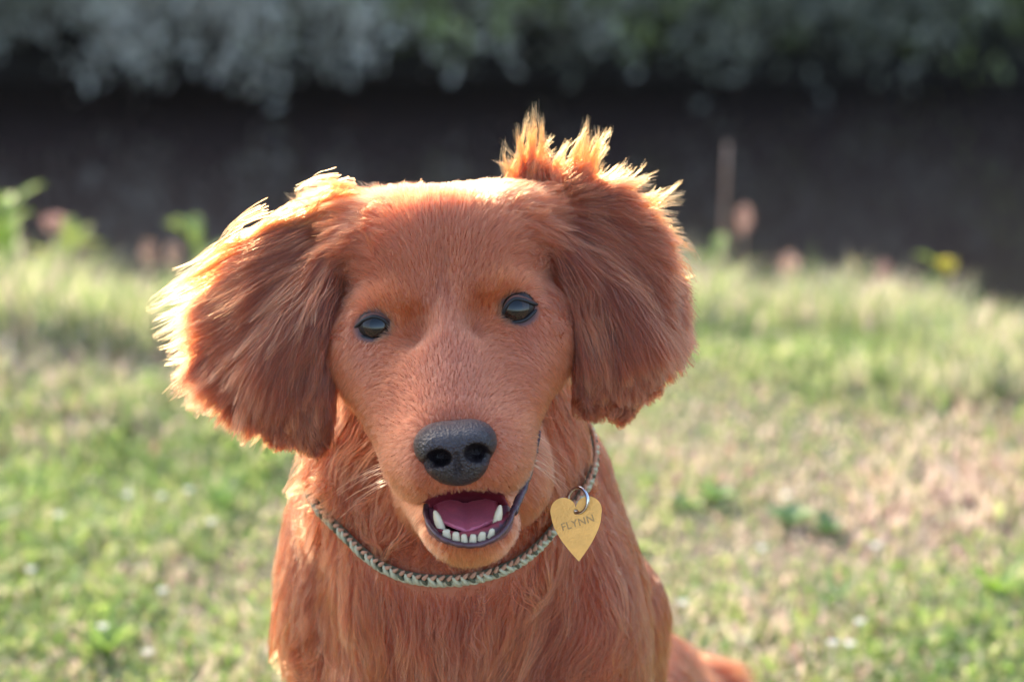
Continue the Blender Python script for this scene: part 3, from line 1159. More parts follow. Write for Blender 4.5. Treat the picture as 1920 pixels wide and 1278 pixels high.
for cen, lid, gaze in ((EYE_L, LID_L, np.array([0.10, 0.10, 1.0])), (EYE_R, LID_R, np.array([-0.06, 0.10, 1.0]))):
    vs, fs = sphere_cap(cen, EYE_RAD, gaze, math.pi * 0.98, 24, 36)
    eye = dog_part('eye', vs, fs, m_sclera)
    vs, fs = sphere_cap(cen, EYE_RAD + 0.7, gaze, math.radians(40))
    iris = dog_part('iris', vs, fs, m_iris, eye)
    vs, fs = sphere_cap(cen, EYE_RAD + 1.2, gaze, math.radians(19))
    dog_part('pupil', vs, fs, m_pupil, eye)
    lid = [(np.mean([q[0] for q in lid]) * 0.05 + q[0] * 0.95, np.mean([q[1] for q in lid]) * 0.05 + q[1] * 0.95) for q in lid]
    loop = smooth_loop(lid, 72)
    pts = []
    for q in loop:
        # on the eyeball where it is wide enough, else on the skin
        p = V(q[0], q[1], 15)
        dx, dy = p[0] - cen[0], p[1] - cen[1]
        rr = (EYE_RAD + 1.5) ** 2 - dx * dx - dy * dy
        z = cen[2] + math.sqrt(max(rr, 0))
        z = max(z, cen[2] + 8)
        pts.append(V(q[0], q[1], z))
    ang = np.linspace(0, 2 * math.pi, len(pts), endpoint=False)
    vs, fs = tube_arrays(pts, 3.3, 8, closed=True)
    rim = dog_part('eyelid', vs, fs, m_lid)
    P_ = np.array(pts)
    mid = P_.mean(0)
    i_low = 42 if cen is EYE_L else 36
    for nm, a0, a1, grow_, rr_ in (('lower_lid', *((42, 71) if cen is EYE_L else (42, 71)), 1.07, 2.8), ('upper_lid', 5, 35, 1.12, 3.2)):
        seg = P_[a0:a1 + 1]
        q = mid + (seg - mid) * np.array([grow_ * 0.97, grow_ * 1.06, 1.0])
        q[:, 2] = seg[:, 2] - (2.5 if nm == 'lower_lid' else 4.0)
        n_ = len(q)
        rad_ = rr_ * np.sin(np.linspace(0.15, math.pi - 0.15, n_)) ** 0.6
        vs, fs = tube_arrays(q, rad_, 8)
        dog_part(nm, vs, fs, m_lid2 if nm == 'lower_lid' else m_lid3, rim)

# ---- nose leather
def nose_field(p):
    d = sd_ell(p, V(818, 835, 222), (41, 38, 56))
    d = smin(d, sd_ell(p, V(890, 827, 222), (40, 38, 56)), 26)
    d = smin(d, sd_ell(p, V(853, 838, 228), (52, 44, 54)), 26)
    d = smin(d, sd_ell(p, V(857, 872, 216), (52, 37, 46)), 24)
    n = sd_ell(p, V(824, 858, 272), (22, 16, 62))
    n = smin(n, sd_cone(p, V(818, 862, 264), V(778, 877, 218), 11, 7), 10)
    n2 = sd_ell(p, V(893, 849, 272), (22, 17, 62))
    n2 = smin(n2, sd_cone(p, V(897, 853, 264), V(934, 862, 218), 11, 7), 10)
    d = smax(d, -n, 7)
    d = smax(d, -n2, 7)
    return smax(d, -sd_cone(p, V(856, 852, 281), V(861, 914, 246), 4.0, 5.5), 6)


nf, nlo = build_field(nose_field, V(740, 935, 130), V(970, 760, 310) + np.array([0, 0, 0]), 2.5)
nv, nq = surface_nets(nf, nlo, 2.5)
m_nose = principled('nose_leather', (0.030, 0.021, 0.026), 0.33, bump=1.0, bump_scale=900, vary=0.35, vary_scale=60, voronoi=True)
dog_part('nose', nv, nq, m_nose)

# ---- mouth
m_lip = principled('lip_skin', (0.085, 0.036, 0.042), 0.24, bump=0.7, bump_scale=420, vary=0.4, vary_scale=150)
m_gum = principled('gum', (0.13, 0.045, 0.065), 0.3, bump=0.4, bump_scale=300)
m_tongue = principled('tongue', (0.85, 0.20, 0.26), 0.34, bump=0.5, bump_scale=700, sss=0.2, vary=0.15, vary_scale=80)
m_tooth = principled('tooth_enamel', (0.62, 0.51, 0.35), 0.25, vary=0.08, vary_scale=200)


def resample(line, n):
    line = np.asarray(line, float)
    # catmull-rom through the points
    m = len(line)
    out = []
    for i in range(n):
        t = i / (n - 1) * (m - 1)
        k = min(int(t), m - 2)
        f = t - k
        p0 = line[max(k - 1, 0)]; p1 = line[k]; p2 = line[k + 1]; p3 = line[min(k + 2, m - 1)]
        out.append(0.5 * (2 * p1 + (p2 - p0) * f + (2 * p0 - 5 * p1 + 4 * p2 - p3) * f * f + (3 * p1 - p0 - 3 * p2 + p3) * f ** 3))
    return np.array(out)


lp = resample(LIP_LOW, 60) + np.array([0, 3.0, 2.0])
rr = 5.2 + 1.0 * np.sin(np.linspace(0, 70, 60)) * np.linspace(0.3, 1, 60)
vs, fs = tube_arrays(lp, rr, 10)
dog_part('lower_lip', vs, fs, m_lip)
ls = resample(LIP_SIDE, 40)
ls += rng.normal(0, 0.4, ls.shape)
rr = np.interp(np.arange(40), [0, 20, 39], [8.0, 7.0, 3.5]) * (1 + 0.06 * np.sin(np.arange(40) * 1.1))
vs, fs = tube_arrays(ls, rr, 10)
dog_part('lip_corner', vs, fs, principled('dark_lip_skin', (0.075, 0.038, 0.05), 0.25, bump=0.8, bump_scale=420, vary=0.5, vary_scale=150))
gum = resample([V(806, 958, 108), V(812, 986, 143), V(832, 1008, 168), V(878, 1017, 178), V(922, 1008, 168), V(943, 983, 143), V(948, 953, 108)], 40)
vs, fs = tube_arrays(gum, 9, 8)
dog_part('gum', vs, fs, m_gum)


def tooth(base, tip, w, thick, mat=m_tooth, blunt=0.6):
    base, tip = np.array(base), np.array(tip)
    ax = tip - base
    side = np.cross(ax, [0, 0, 1.0]); side /= np.linalg.norm(side)
    fr = np.cross(side, ax); fr /= np.linalg.norm(fr)
    vs, fs = [], []
    prof = [(0, 1.0), (0.35, 1.02), (0.65, 0.9), (0.85, 0.5 + 0.35 * blunt), (0.96, 0.25 + 0.4 * blunt), (1.0, 0.06 + 0.3 * blunt)]
    n = 10
    for t, r in prof:
        for k in range(n):
            a = 2 * math.pi * k / n
            vs.append(base + ax * t + r * (math.cos(a) * side * w + math.sin(a) * fr * thick))
    for i in range(len(prof) - 1):
        for k in range(n):
            fs.append((i * n + k, i * n + (k + 1) % n, (i + 1) * n + (k + 1) % n, (i + 1) * n + k))
    fs.append(tuple(range((len(prof) - 1) * n, len(prof) * n)))
    return dog_part('tooth', vs, fs, mat)


tooth(V(828, 994, 156), V(815, 956, 164), 8.0, 9, blunt=0.3)
tooth(V(930, 988, 156), V(938, 946, 164), 8.0, 9, blunt=0.3)
for px, py, z, w in [(839, 1001, 174, 8.6), (856, 1007, 181, 7.6), (871, 1011, 185, 6.4), (886, 1010, 185, 6.8), (902, 1005, 181, 7.8), (918, 999, 174, 8.4)]:
    tooth(V(px, py + 8, z + 3), V(px + (px - 878) * 0.06 + random.gauss(0, 1.0), py - 10 + random.gauss(0, 1.6), z + 7), w, 6, blunt=0.9)

# tongue: a broad shallow trough lying on the mouth floor
tv, tf = [], []
NU, NW = 18, 14
for i in range(NU):
    t = i / (NU - 1)
    c = V(872 + 4 * t, 932 + 52 * t, 20 + 135 * t)
    half = 60 * (1 - max(0, t - 0.6) ** 2 * 3.2)
    for k in range(NW):
        u = k / (NW - 1) * 2 - 1
        tv.append(c + np.array([u * half, 9 * u * u - 6 - 5 * math.exp(-(u * 7) ** 2), -10 * u * u * t]))
for i in range(NU):
    t = i / (NU - 1)
    for k in range(NW):
        tv.append(tv[i * NW + k] - np.array([0, 16 * (1 - 0.6 * t), 0]))
o2 = NU * NW
for i in range(NU - 1):
    for k in range(NW - 1):
        a = i * NW + k
        tf.append((a, a + NW, a + NW + 1, a + 1))
        tf.append((o2 + a, o2 + a + 1, o2 + a + NW + 1, o2 + a + NW))
for k in range(NW - 1):
    a = (NU - 1) * NW + k
    tf.append((a, o2 + a, o2 + a + 1, a + 1))
for i in range(NU - 1):
    a = i * NW
    tf.append((a, o2 + a, o2 + a + NW, a + NW))
    a = i * NW + NW - 1
    tf.append((a, a + NW, o2 + a + NW, o2 + a))
dog_part('tongue', tv, tf, m_tongue)

# ------------------------------------------------------------------ collar (a thing of its own, round the neck)
COL_C = V(836, 868, -335)
COL_B = V(848, 1094, -115)
ce1 = np.array([1.0, 0.03, 0.0])
ce2 = COL_B - COL_C
ce2 -= ce1 * (ce2 @ ce1) / (ce1 @ ce1)
ce1 /= np.linalg.norm(ce1); ce2 /= np.linalg.norm(ce2)
NTH = 180
th = np.linspace(0, 2 * math.pi, NTH, endpoint=False)
dirs = np.cos(th)[:, None] * ce1 + np.sin(th)[:, None] * ce2
rad = np.full(NTH, 150.0)
for _ in range(60):
    fd = dog_field((COL_C + dirs * rad[:, None]).astype(np.float32))
    rad = np.clip(rad + np.clip((13.0 - fd) * 0.6, -12, 12), 120, 300)
for _ in range(30):
    rad = 0.5 * rad + 0.25 * (np.roll(rad, 1) + np.roll(rad, -1))
RING = COL_C + dirs * rad[:, None]
ring_n = np.cross(ce1, ce2)           # across the width of the collar
if ring_n[1] < 0: ring_n = -ring_n
per = np.linalg.norm(np.roll(RING, -1, 0) - RING, axis=1)
arc = np.concatenate([[0], np.cumsum(per)])


def ring_at(s):
    s = s % arc[-1]
    i = min(np.searchsorted(arc, s, side='right') - 1, NTH - 1)
    f = (s - arc[i]) / per[i]
    p = RING[i] * (1 - f) + RING[(i + 1) % NTH] * f
    t = RING[(i + 1) % NTH] - RING[i]
    t /= np.linalg.norm(t)
    o = np.cross(t, ring_n)
    if o @ (p - COL_C) < 0: o = -o
    return p, t, o / np.linalg.norm(o)


m_cord_g = principled('olive_cord', (0.52, 0.50, 0.35), 0.85, bump=0.8, bump_scale=1800, vary=0.2, vary_scale=300)
m_cord_o = principled('orange_cord', (0.52, 0.27, 0.17), 0.85, bump=0.8, bump_scale=1800, vary=0.2, vary_scale=300)
m_cord_d = principled('dark_green_cord', (0.10, 0.10, 0.06), 0.85, bump=0.8, bump_scale=1800, vary=0.2, vary_scale=300)
COL_BASE = to_world(COL_C)
collar = empty('dog_collar', tuple(COL_BASE))
tag(collar, 'braided olive and orange cord collar round the dog\'s neck', 'collar')
band = []
for i in range(NTH):
    p, t, o = ring_at(arc[i])
    for a, b2 in ((-10, -3), (10, -3), (10, 2), (-10, 2)):
        band.append(p + ring_n * a + o * b2)
bf = []
for i in range(NTH):
    j = (i + 1) % NTH
    for k in range(4):
        l = (k + 1) % 4
        bf.append((i * 4 + k, i * 4 + l, j * 4 + l, j * 4 + k))
mesh_list('core_band', to_world(np.array(band)) - COL_BASE, bf, m_cord_d, collar)


def cord_mesh(name, mat, length, r, bow):
    x = np.linspace(-0.5, 0.5, 7)
    pts = np.stack([x * length, np.zeros(7), bow * (1 - (2 * x) ** 2)], 1) * S
    v, f = tube_arrays(pts, np.array([.35, .8, 1, 1, 1, .8, .35]) * r * S, 7)
    me = bpy.data.meshes.new(name)
    me.from_pydata([tuple(q) for q in v], [], [tuple(dict.fromkeys(q)) for q in f])
    me.polygons.foreach_set('use_smooth', [True] * len(me.polygons))
    me.materials.append(mat)
    return me


cm = {'g': cord_mesh('cord_loop', m_cord_g, 28, 4.5, 3), 'o': cord_mesh('cord_loop', m_cord_o, 21, 4.0, 4), 'd': cord_mesh('cord_loop', m_cord_d, 20, 4.0, 3)}
NL = int(arc[-1] / 15)
for i in range(NL):
    s0 = arc[-1] * i / NL
    p, t, o = ring_at(s0)
    for kind, wofs, ang, oo in (('g', -8, 0.38, 4), ('o', 8, -0.75, 3), ('g' if i % 3 else 'd', 0, 1.0, 7)):
        ang += random.gauss(0, 0.08)
        xa = t * math.cos(ang) + ring_n * math.sin(ang)
        za = o
        ya = np.cross(za, xa)
        loc = (to_world(p + ring_n * (wofs + random.gauss(0, .8)) + o * oo) - COL_BASE)
        ob = bpy.data.objects.new('cord_loop', cm[kind])
        M = np.eye(4)
        M[:3, 0], M[:3, 1], M[:3, 2], M[:3, 3] = RV @ xa, RV @ ya, RV @ za, loc
        link(ob, collar)
        ob.matrix_local = Matrix(M.tolist())

# ------------------------------------------------------------------ heart tag on its ring
m_brass = principled('brushed_brass', (0.78, 0.37, 0.09), 0.38, bump=0.35, bump_scale=900, vary=0.10, vary_scale=150, metallic=0.55)
m_steel = principled('steel_ring', (0.62, 0.62, 0.64), 0.22, metallic=1.0, vary=0.1, vary_scale=300)
m_engrave = principled('engraved_letters', (0.42, 0.24, 0.09), 0.6, metallic=0.3)
TZ = max(front_z(1082, 990, 66), front_z(1050, 960, 76), front_z(1110, 1000, 60))
tagc = V(1082, 990, TZ)
TAG_BASE = to_world(tagc)
name_tag = empty('name_tag', tuple(TAG_BASE))
tag(name_tag, 'heart-shaped brass name tag engraved FLYNN hanging at the dog\'s neck', 'name tag')
tx = np.array([math.cos(0.06), math.sin(0.06), 0.06]); tx /= np.linalg.norm(tx)
tz = np.array([-0.06, 0.10, 1.0]); tz -= tx * (tz @ tx); tz /= np.linalg.norm(tz)
ty = np.cross(tz, tx)
half = []
for k in range(18):
    a = math.radians(158 - 178 * k / 17)
    half.append((23.5 + 25 * math.cos(a), 33 + 26 * math.sin(a)))
p0 = half[-1]
for k in range(1, 14):
    t = k / 13
    half.append(((1 - t) ** 2 * p0[0] + 2 * t * (1 - t) * 46 + t * t * 0, (1 - t) ** 2 * p0[1] + 2 * t * (1 - t) * -8 + t * t * -62))
half[0] = (0.0, half[0][1] - 4)
hv = np.array(half + [(-x, y) for x, y in half[-2:0:-1]])
NH = len(hv)
hole = [(0 + 5 * math.cos(-2 * math.pi * i / 16), 31 + 5 * math.sin(-2 * math.pi * i / 16)) for i in range(16)]
bm = bmesh.new()
def to_tag(x, y, z):
    return Vector(to_world(tagc + tx * x + ty * y + tz * z) - TAG_BASE)
oe = [bm.verts.new(to_tag(x, y, 2.5)) for x, y in hv]
he = [bm.verts.new(to_tag(x, y, 2.5)) for x, y in hole]
ed = [bm.edges.new((oe[i], oe[(i + 1) % NH])) for i in range(NH)] + [bm.edges.new((he[i], he[(i + 1) % 16])) for i in range(16)]
bmesh.ops.triangle_fill(bm, edges=ed, use_beauty=True)
bm.normal_update()
ext = bmesh.ops.extrude_face_region(bm, geom=list(bm.faces))
off = Vector(RV @ (tz * -5.0 * S))
bmesh.ops.translate(bm, verts=[g for g in ext['geom'] if isinstance(g, bmesh.types.BMVert)], vec=off)
bmesh.ops.recalc_face_normals(bm, faces=bm.faces)
me = bpy.data.meshes.new('heart_plate'); bm.to_mesh(me); bm.free()
me.materials.append(m_brass)
heart = link(bpy.data.objects.new('heart_plate', me), name_tag)
fc_ = bpy.data.curves.new('lettering', 'FONT')
fc_.body = 'FLYNN'
fc_.size = 20 * S
fc_.space_character = 1.06
fc_.extrude = 0.6 * S
fc_.align_x = 'CENTER'; fc_.align_y = 'CENTER'
fo_ = bpy.data.objects.new('lettering', fc_)
lm_ = bpy.data.meshes.new_from_object(fo_)
bpy.data.objects.remove(fo_)
lm_.materials.clear(); lm_.materials.append(m_engrave)
lo_ = link(bpy.data.objects.new('lettering', lm_), heart)
ca_, sa_ = math.cos(0.24), math.sin(0.24)
M = np.eye(4)
M[:3, 0] = RV @ (tx * ca_ + ty * sa_); M[:3, 1] = RV @ (ty * ca_ - tx * sa_); M[:3, 2] = RV @ tz
M[:3, 3] = np.array(to_tag(2, 10, 3.0))
lo_.matrix_local = Matrix(M.tolist())


def torus_part(name, cen, ax1, ax2, R, r, mat, parent, base):
    a = np.linspace(0, 2 * math.pi, 40, endpoint=False)
    pts = cen + R * (np.cos(a)[:, None] * ax1 + np.sin(a)[:, None] * ax2)
    v, f = tube_arrays(to_world(pts) - base, r * S, 8, closed=True)
    return mesh_list(name, v, f, mat, parent)


rc = tagc + ty * 52 + tx * 4 + tz * 2
torus_part('split_ring', rc, (tx * 0.8 + tz * 0.6), ty, 24, 3.0, m_steel, name_tag, TAG_BASE)
torus_part('split_ring', rc + tz * 1.0 + tx * 1.5, (tx * 0.84 + tz * 0.54), ty, 23, 2.4, m_steel, name_tag, TAG_BASE)
# loop on the collar that carries the ring
cp = RING[np.argmin(np.linalg.norm(RING - (rc + ty * 10), axis=1))]
torus_part('carrying_loop', (rc + ty * 26) * 0.6 + cp * 0.4, ty, tz, 20, 2.6, m_steel, collar, COL_BASE)

# ------------------------------------------------------------------ fur: combing points
# (px, py, z, dx, dy_down, dz, length, lift, height of the layer)
FACE_CTRL = [
    (850, 740, 110, 0, -1, -.6, 20, .22, 3), (852, 775, 180, 0, -1, -.5, 14, .2, 2), (845, 660, 20, 0, -1, -.3, 22, .22, 3),
    (765, 790, 120, -.75, -.35, -.6, 22, .22, 3), (940, 780, 120, .75, -.35, -.6, 22, .22, 3),
    (745, 850, 110, -.8, .25, -.5, 24, .22, 3), (985, 840, 80, .75, .25, -.5, 24, .22, 3),
    (775, 905, 150, -.55, .75, -.4, 17, .2, 2), (935, 895, 150, .55, .75, -.4, 17, .2, 2),
    (835, 920, 220, -.15, 1, -.2, 11, .2, 1), (882, 918, 220, .15, 1, -.2, 11, .2, 1), (800, 870, 190, -.7, .5, -.3, 18, .22, 2), (910, 862, 190, .7, .5, -.3, 18, .22, 2),
    (700, 770, 0, -.5, .7, -.5, 30, .25, 4), (1015, 750, 0, .5, .7, -.5, 30, .25, 4),
    (836, 600, 10, 0, -1, -.1, 22, .25, 3), (832, 540, 0, 0, -1, -.1, 24, .25, 3), (828, 480, -10, 0, -1, -.2, 28, .25, 4),
    (775, 500, -10, -.35, -.95, -.2, 28, .25, 4), (890, 480, -10, .35, -.95, -.2, 28, .25, 4),
    (735, 450, -40, -.65, -.7, -.4, 36, .25, 5), (930, 430, -40, .65, -.75, -.4, 36, .25, 5),
    (822, 410, -60, 0, -.9, -.4, 30, .28, 5), (820, 360, -170, 0, -.45, -.9, 34, .3, 5), (900, 350, -170, .1, -.5, -.85, 34, .3, 5), (740, 365, -170, -.2, -.5, -.85, 34, .45, 5), (640, 400, -180, -1, .05, -.1, 100, .4, 12), (1040, 380, -180, .95, -.1, -.1, 100, .4, 12), (620, 480, -160, -.8, .6, 0, 90, .3, 12), (1065, 460, -160, .8, .6, 0, 90, .3, 12),
    (690, 405, -130, -.95, -.15, -.1, 95, .35, 12), (985, 385, -130, .9, -.3, -.1, 95, .35, 12),
    (660, 460, -100, -.93, .4, .1, 95, .3, 12), (1020, 440, -100, .9, .4, .1, 95, .3, 12),
    (630, 540, -90, -.45, .9, .1, 75, .25, 10), (1050, 520, -90, .45, .9, .1, 75, .25, 10),
    (690, 520, -60, -.8, -.1, -.4, 36, .22, 5), (985, 490, -60, .8, -.1, -.4, 36, .22, 5),
    (735, 560, 20, -.45, -.9, 0, 22, .3, 3), (925, 530, 20, .45, -.9, 0, 22, .3, 3),
    (770, 590, 10, -.2, -1, 0, 20, .25, 3), (905, 565, 10, .2, -1, 0, 20, .25, 3),
    (765, 660, 10, -.5, .2, -.4, 20, .22, 3), (930, 640, 10, .5, .2, -.4, 20, .22, 3),
    (680, 655, 0, -.45, .85, -.3, 24, .22, 3), (985, 630, 0, .45, .85, -.3, 24, .22, 3),
    (640, 620, -60, -.35, .9, -.3, 32, .22, 4), (1045, 600, -60, .35, .9, -.3, 32, .22, 4),
    (660, 730, -60, -.35, .9, -.35, 38, .25, 5), (1035, 700, -60, .35, .9, -.35, 38, .25, 5),
    (878, 1050, 150, 0, 1, -.2, 17, .4, 3), (812, 1020, 150, -.5, .8, -.1, 24, .5, 4), (950, 1010, 140, .5, .8, -.1, 24, .5, 4),
    (790, 980, 110, -.8, .5, -.2, 22, .5, 4), (975, 960, 110, .8, .5, -.2, 22, .5, 4),
    (760, 950, 40, -.6, .7, -.4, 40, .3, 6), (990, 930, 20, .6, .7, -.4, 36, .3, 6), (720, 880, -40, -.5, .8, -.4, 45, .3, 6), (1030, 840, -60, .4, .85, -.3, 45, .3, 6),
    (860, 1060, 60, 0, .8, -.6, 45, .3, 6),
]
EAR_L_CTRL = [
    (690, 385, -215, -.95, -.15, .15, 120, .5, 20), (640, 385, -200, -1, -.02, .2, 150, .45, 22), (600, 440, -150, -.95, .35, .2, 150, .3, 14),
    (640, 470, -130, -.6, .75, .2, 120, .25, 12), (610, 560, -100, -.15, 1, .1, 130, .2, 10), (560, 500, -130, -.88, .5, .15, 170, .25, 14),
    (520, 460, -165, -.9, .45, .1, 180, .3, 18), (455, 520, -160, -.88, .48, .1, 175, .35, 18), (420, 620, -150, -.85, .5, .05, 130, .4, 18),
    (480, 600, -130, -.75, .66, .1, 160, .22, 12), (545, 620, -95, -.5, .85, .1, 150, .2, 10), (600, 700, -95, 0, 1, 0, 80, .2, 7),
    (440, 720, -135, -.7, .7, .05, 85, .3, 12), (500, 720, -120, -.4, .9, .05, 75, .2, 8), (560, 740, -105, -.12, 1, 0, 65, .2, 7),
    (510, 800, -120, -.35, .92, 0, 30, .25, 6), (590, 815, -110, .1, 1, 0, 26, .2, 5),
]
EAR_R_CTRL = [
    (1000, 352, -225, .1, -1, .1, 45, .5, 10), (960, 350, -215, -.2, -1, .1, 40, .5, 10), (1070, 350, -215, .6, -.75, .1, 60, .5, 12), (1120, 372, -195, .95, -.2, .2, 90, .4, 14),
    (1040, 420, -170, .8, .3, .2, 150, .3, 14), (1055, 480, -135, .55, .82, .2, 140, .25, 12), (1120, 440, -150, .85, .5, .2, 165, .25, 14),
    (1180, 410, -185, .95, .1, .1, 80, .3, 14), (1215, 430, -190, .85, .45, .1, 70, .3, 14), (1268, 520, -190, .75, .6, .05, 60, .45, 16),
    (1080, 560, -110, .2, .98, .1, 130, .2, 10), (1150, 540, -105, .55, .82, .15, 165, .2, 12), (1220, 540, -150, .65, .75, .1, 110, .25, 14),
    (1095, 660, -110, .05, 1, 0, 75, .2, 7), (1165, 640, -105, .35, .93, .1, 85, .2, 9), (1255, 630, -170, .6, .75, .05, 60, .4, 14), (1215, 710, -150, .3, .95, 0, 30, .25, 8),
    (1120, 740, -110, 0, 1, 0, 28, .2, 5), (1160, 760, -130, .1, 1, 0, 25, .2, 5),
]
BODY_CTRL = [
    (835, 350, -400, 0, -.3, -1, 60, .3, 8), (700, 500, -330, -.6, .6, -.5, 70, .3, 10), (980, 480, -330, .6, .6, -.5, 70, .3, 10),
    (640, 850, -250, -.5, .8, 0, 80, .4, 12), (700, 930, -120, -.45, .85, -.1, 60, .3, 8), (780, 1020, -90, -.2, .95, -.1, 55, .3, 8),
    (860, 1060, -80, 0, 1, -.1, 50, .3, 8), (960, 1020, -100, .25, .95, -.1, 55, .3, 8), (1040, 900, -150, .35, .9, 0, 60, .3, 8), (1090, 850, -220, .4, .85, 0, 70, .35, 10),
    (580, 920, -260, -.45, .88, .1, 85, .45, 12), (560, 1000, -300, -.35, .93, .1, 90, .4, 12), (620, 1060, -220, -.1, 1, .1, 110, .25, 12),
    (545, 1120, -380, -.3, .95, .1, 75, .4, 10), (540, 1240, -420, -.2, 1, 0, 75, .4, 10), (640, 1180, -280, .1, 1, .05, 110, .2, 12),
    (740, 1120, -160, .12, 1, .1, 110, .25, 14), (700, 1230, -220, .15, 1, 0, 120, .2, 14), (850, 1150, -150, 0, 1, .15, 125, .3, 16), (850, 1250, -180, -.05, 1, .1, 125, .3, 16),
    (960, 1120, -170, -.3, .95, .1, 110, .25, 14), (1060, 1080, -230, -.5, .85, .1, 120, .25, 12), (1000, 1230, -240, -.5, .85, 0, 120, .25, 12), (1100, 1200, -280, -.35, .93, 0, 110, .2, 10),
    (1100, 960, -230, .15, .98, 0, 100, .25, 10), (1160, 1020, -300, .35, .93, 0, 100, .25, 10), (1180, 1120, -330, .2, .97, 0, 95, .25, 10), (1220, 1220, -400, .1, 1, 0, 90, .25, 10),
    (1220, 1040, -450, .45, .88, -.1, 80, .3, 10), (1260, 1180, -560, .2, .98, -.1, 80, .3, 10),
    (1290, 1250, -1000, .2, .8, -.4, 80, .3, 10), (900, 900, -900, 0, .4, -.9, 80, .3, 10), (850, 1600, -300, 0, 1, -.2, 60, .2, 8), (700, 1900, -600, 0, 1, 0, 50, .2, 6), (1100, 1900, -600, 0, 1, 0, 50, .2, 6),
    (1370, 1300, -2000, .7, .2, .2, 110, .4, 12),
]


def ctrl_arrays(L):
    P, A = [], []
    for c in L:
        P.append(V(c[0], c[1], c[2]))
        d = np.array([c[3], -c[4], c[5]], float)
        d /= np.linalg.norm(d)
        A.append([*d, c[6], c[7], c[8]])
    return np.array(P, np.float32), np.array(A, np.float32)


def comb(p, C):
    P, A = C
    out = np.empty((len(p), 6), np.float32)
    for i in range(0, len(p), 20000):
        q = p[i:i + 20000].astype(np.float32)
        d2 = ((q[:, None] - P[None]) ** 2).sum(2) + 60.0
        w = d2 ** -2.0
        w /= w.sum(1, keepdims=True)
        out[i:i + 20000] = w @ A
    return out


def unit(a):
    return a / (np.linalg.norm(a, axis=1, keepdims=True) + 1e-9)


# roots are spread over the skin
tri = np.vstack([dq[:, [0, 1, 2]], dq[:, [0, 2, 3]]])
ta, tb, tc_ = dv[tri[:, 0]], dv[tri[:, 1]], dv[tri[:, 2]]
tn = np.cross(tb - ta, tc_ - ta)
tarea = 0.5 * np.linalg.norm(tn, axis=1)
tcen = (ta + tb + tc_) / 3
tnorm = unit(tn)
parts_d = np.stack(dog_parts(tcen.astype(np.float32)), 1)
region = np.argmin(parts_d, 1)          # 0 head 1 jaw 2 ear 3 ear 4 body
region[region == 1] = 0
view = unit(np.array([0, 0, D]) - tcen)
facing = (tnorm * view).sum(1)
f_persp = D / (D - tcen[:, 2])
scr_y = H_PX / 2 - tcen[:, 1] * f_persp
lod = np.where(facing > -0.15, 1.0, 0.4) * np.where(scr_y > 1420, 0.12, 1.0)
d_lip = np.minimum(seg_dist(tcen, LIP_LOW), seg_dist(tcen, LIP_SIDE))
d_eye = np.minimum(np.linalg.norm((tcen - V(700, 613, 10)) / (1.35, 0.95, 1.2), axis=1), np.linalg.norm((tcen - V(973, 581, 10)) / (1.35, 0.95, 1.2), axis=1))
bare = (mouth_cut(tcen.astype(np.float32)) < 8) & (tcen[:, 2] > -60)
bare |= (d_lip < 22) | (d_eye < 28.5)
bare |= nose_field(tcen.astype(np.float32)) < -3
d_ring = np.full(len(tcen), 1e9)
for q in RING[::2]:
    d_ring = np.minimum(d_ring, ((tcen - q) ** 2).sum(1))
d_ring = np.sqrt(d_ring)
bare |= (d_ring < 19) & (region == 4)


class Strands:
    pass


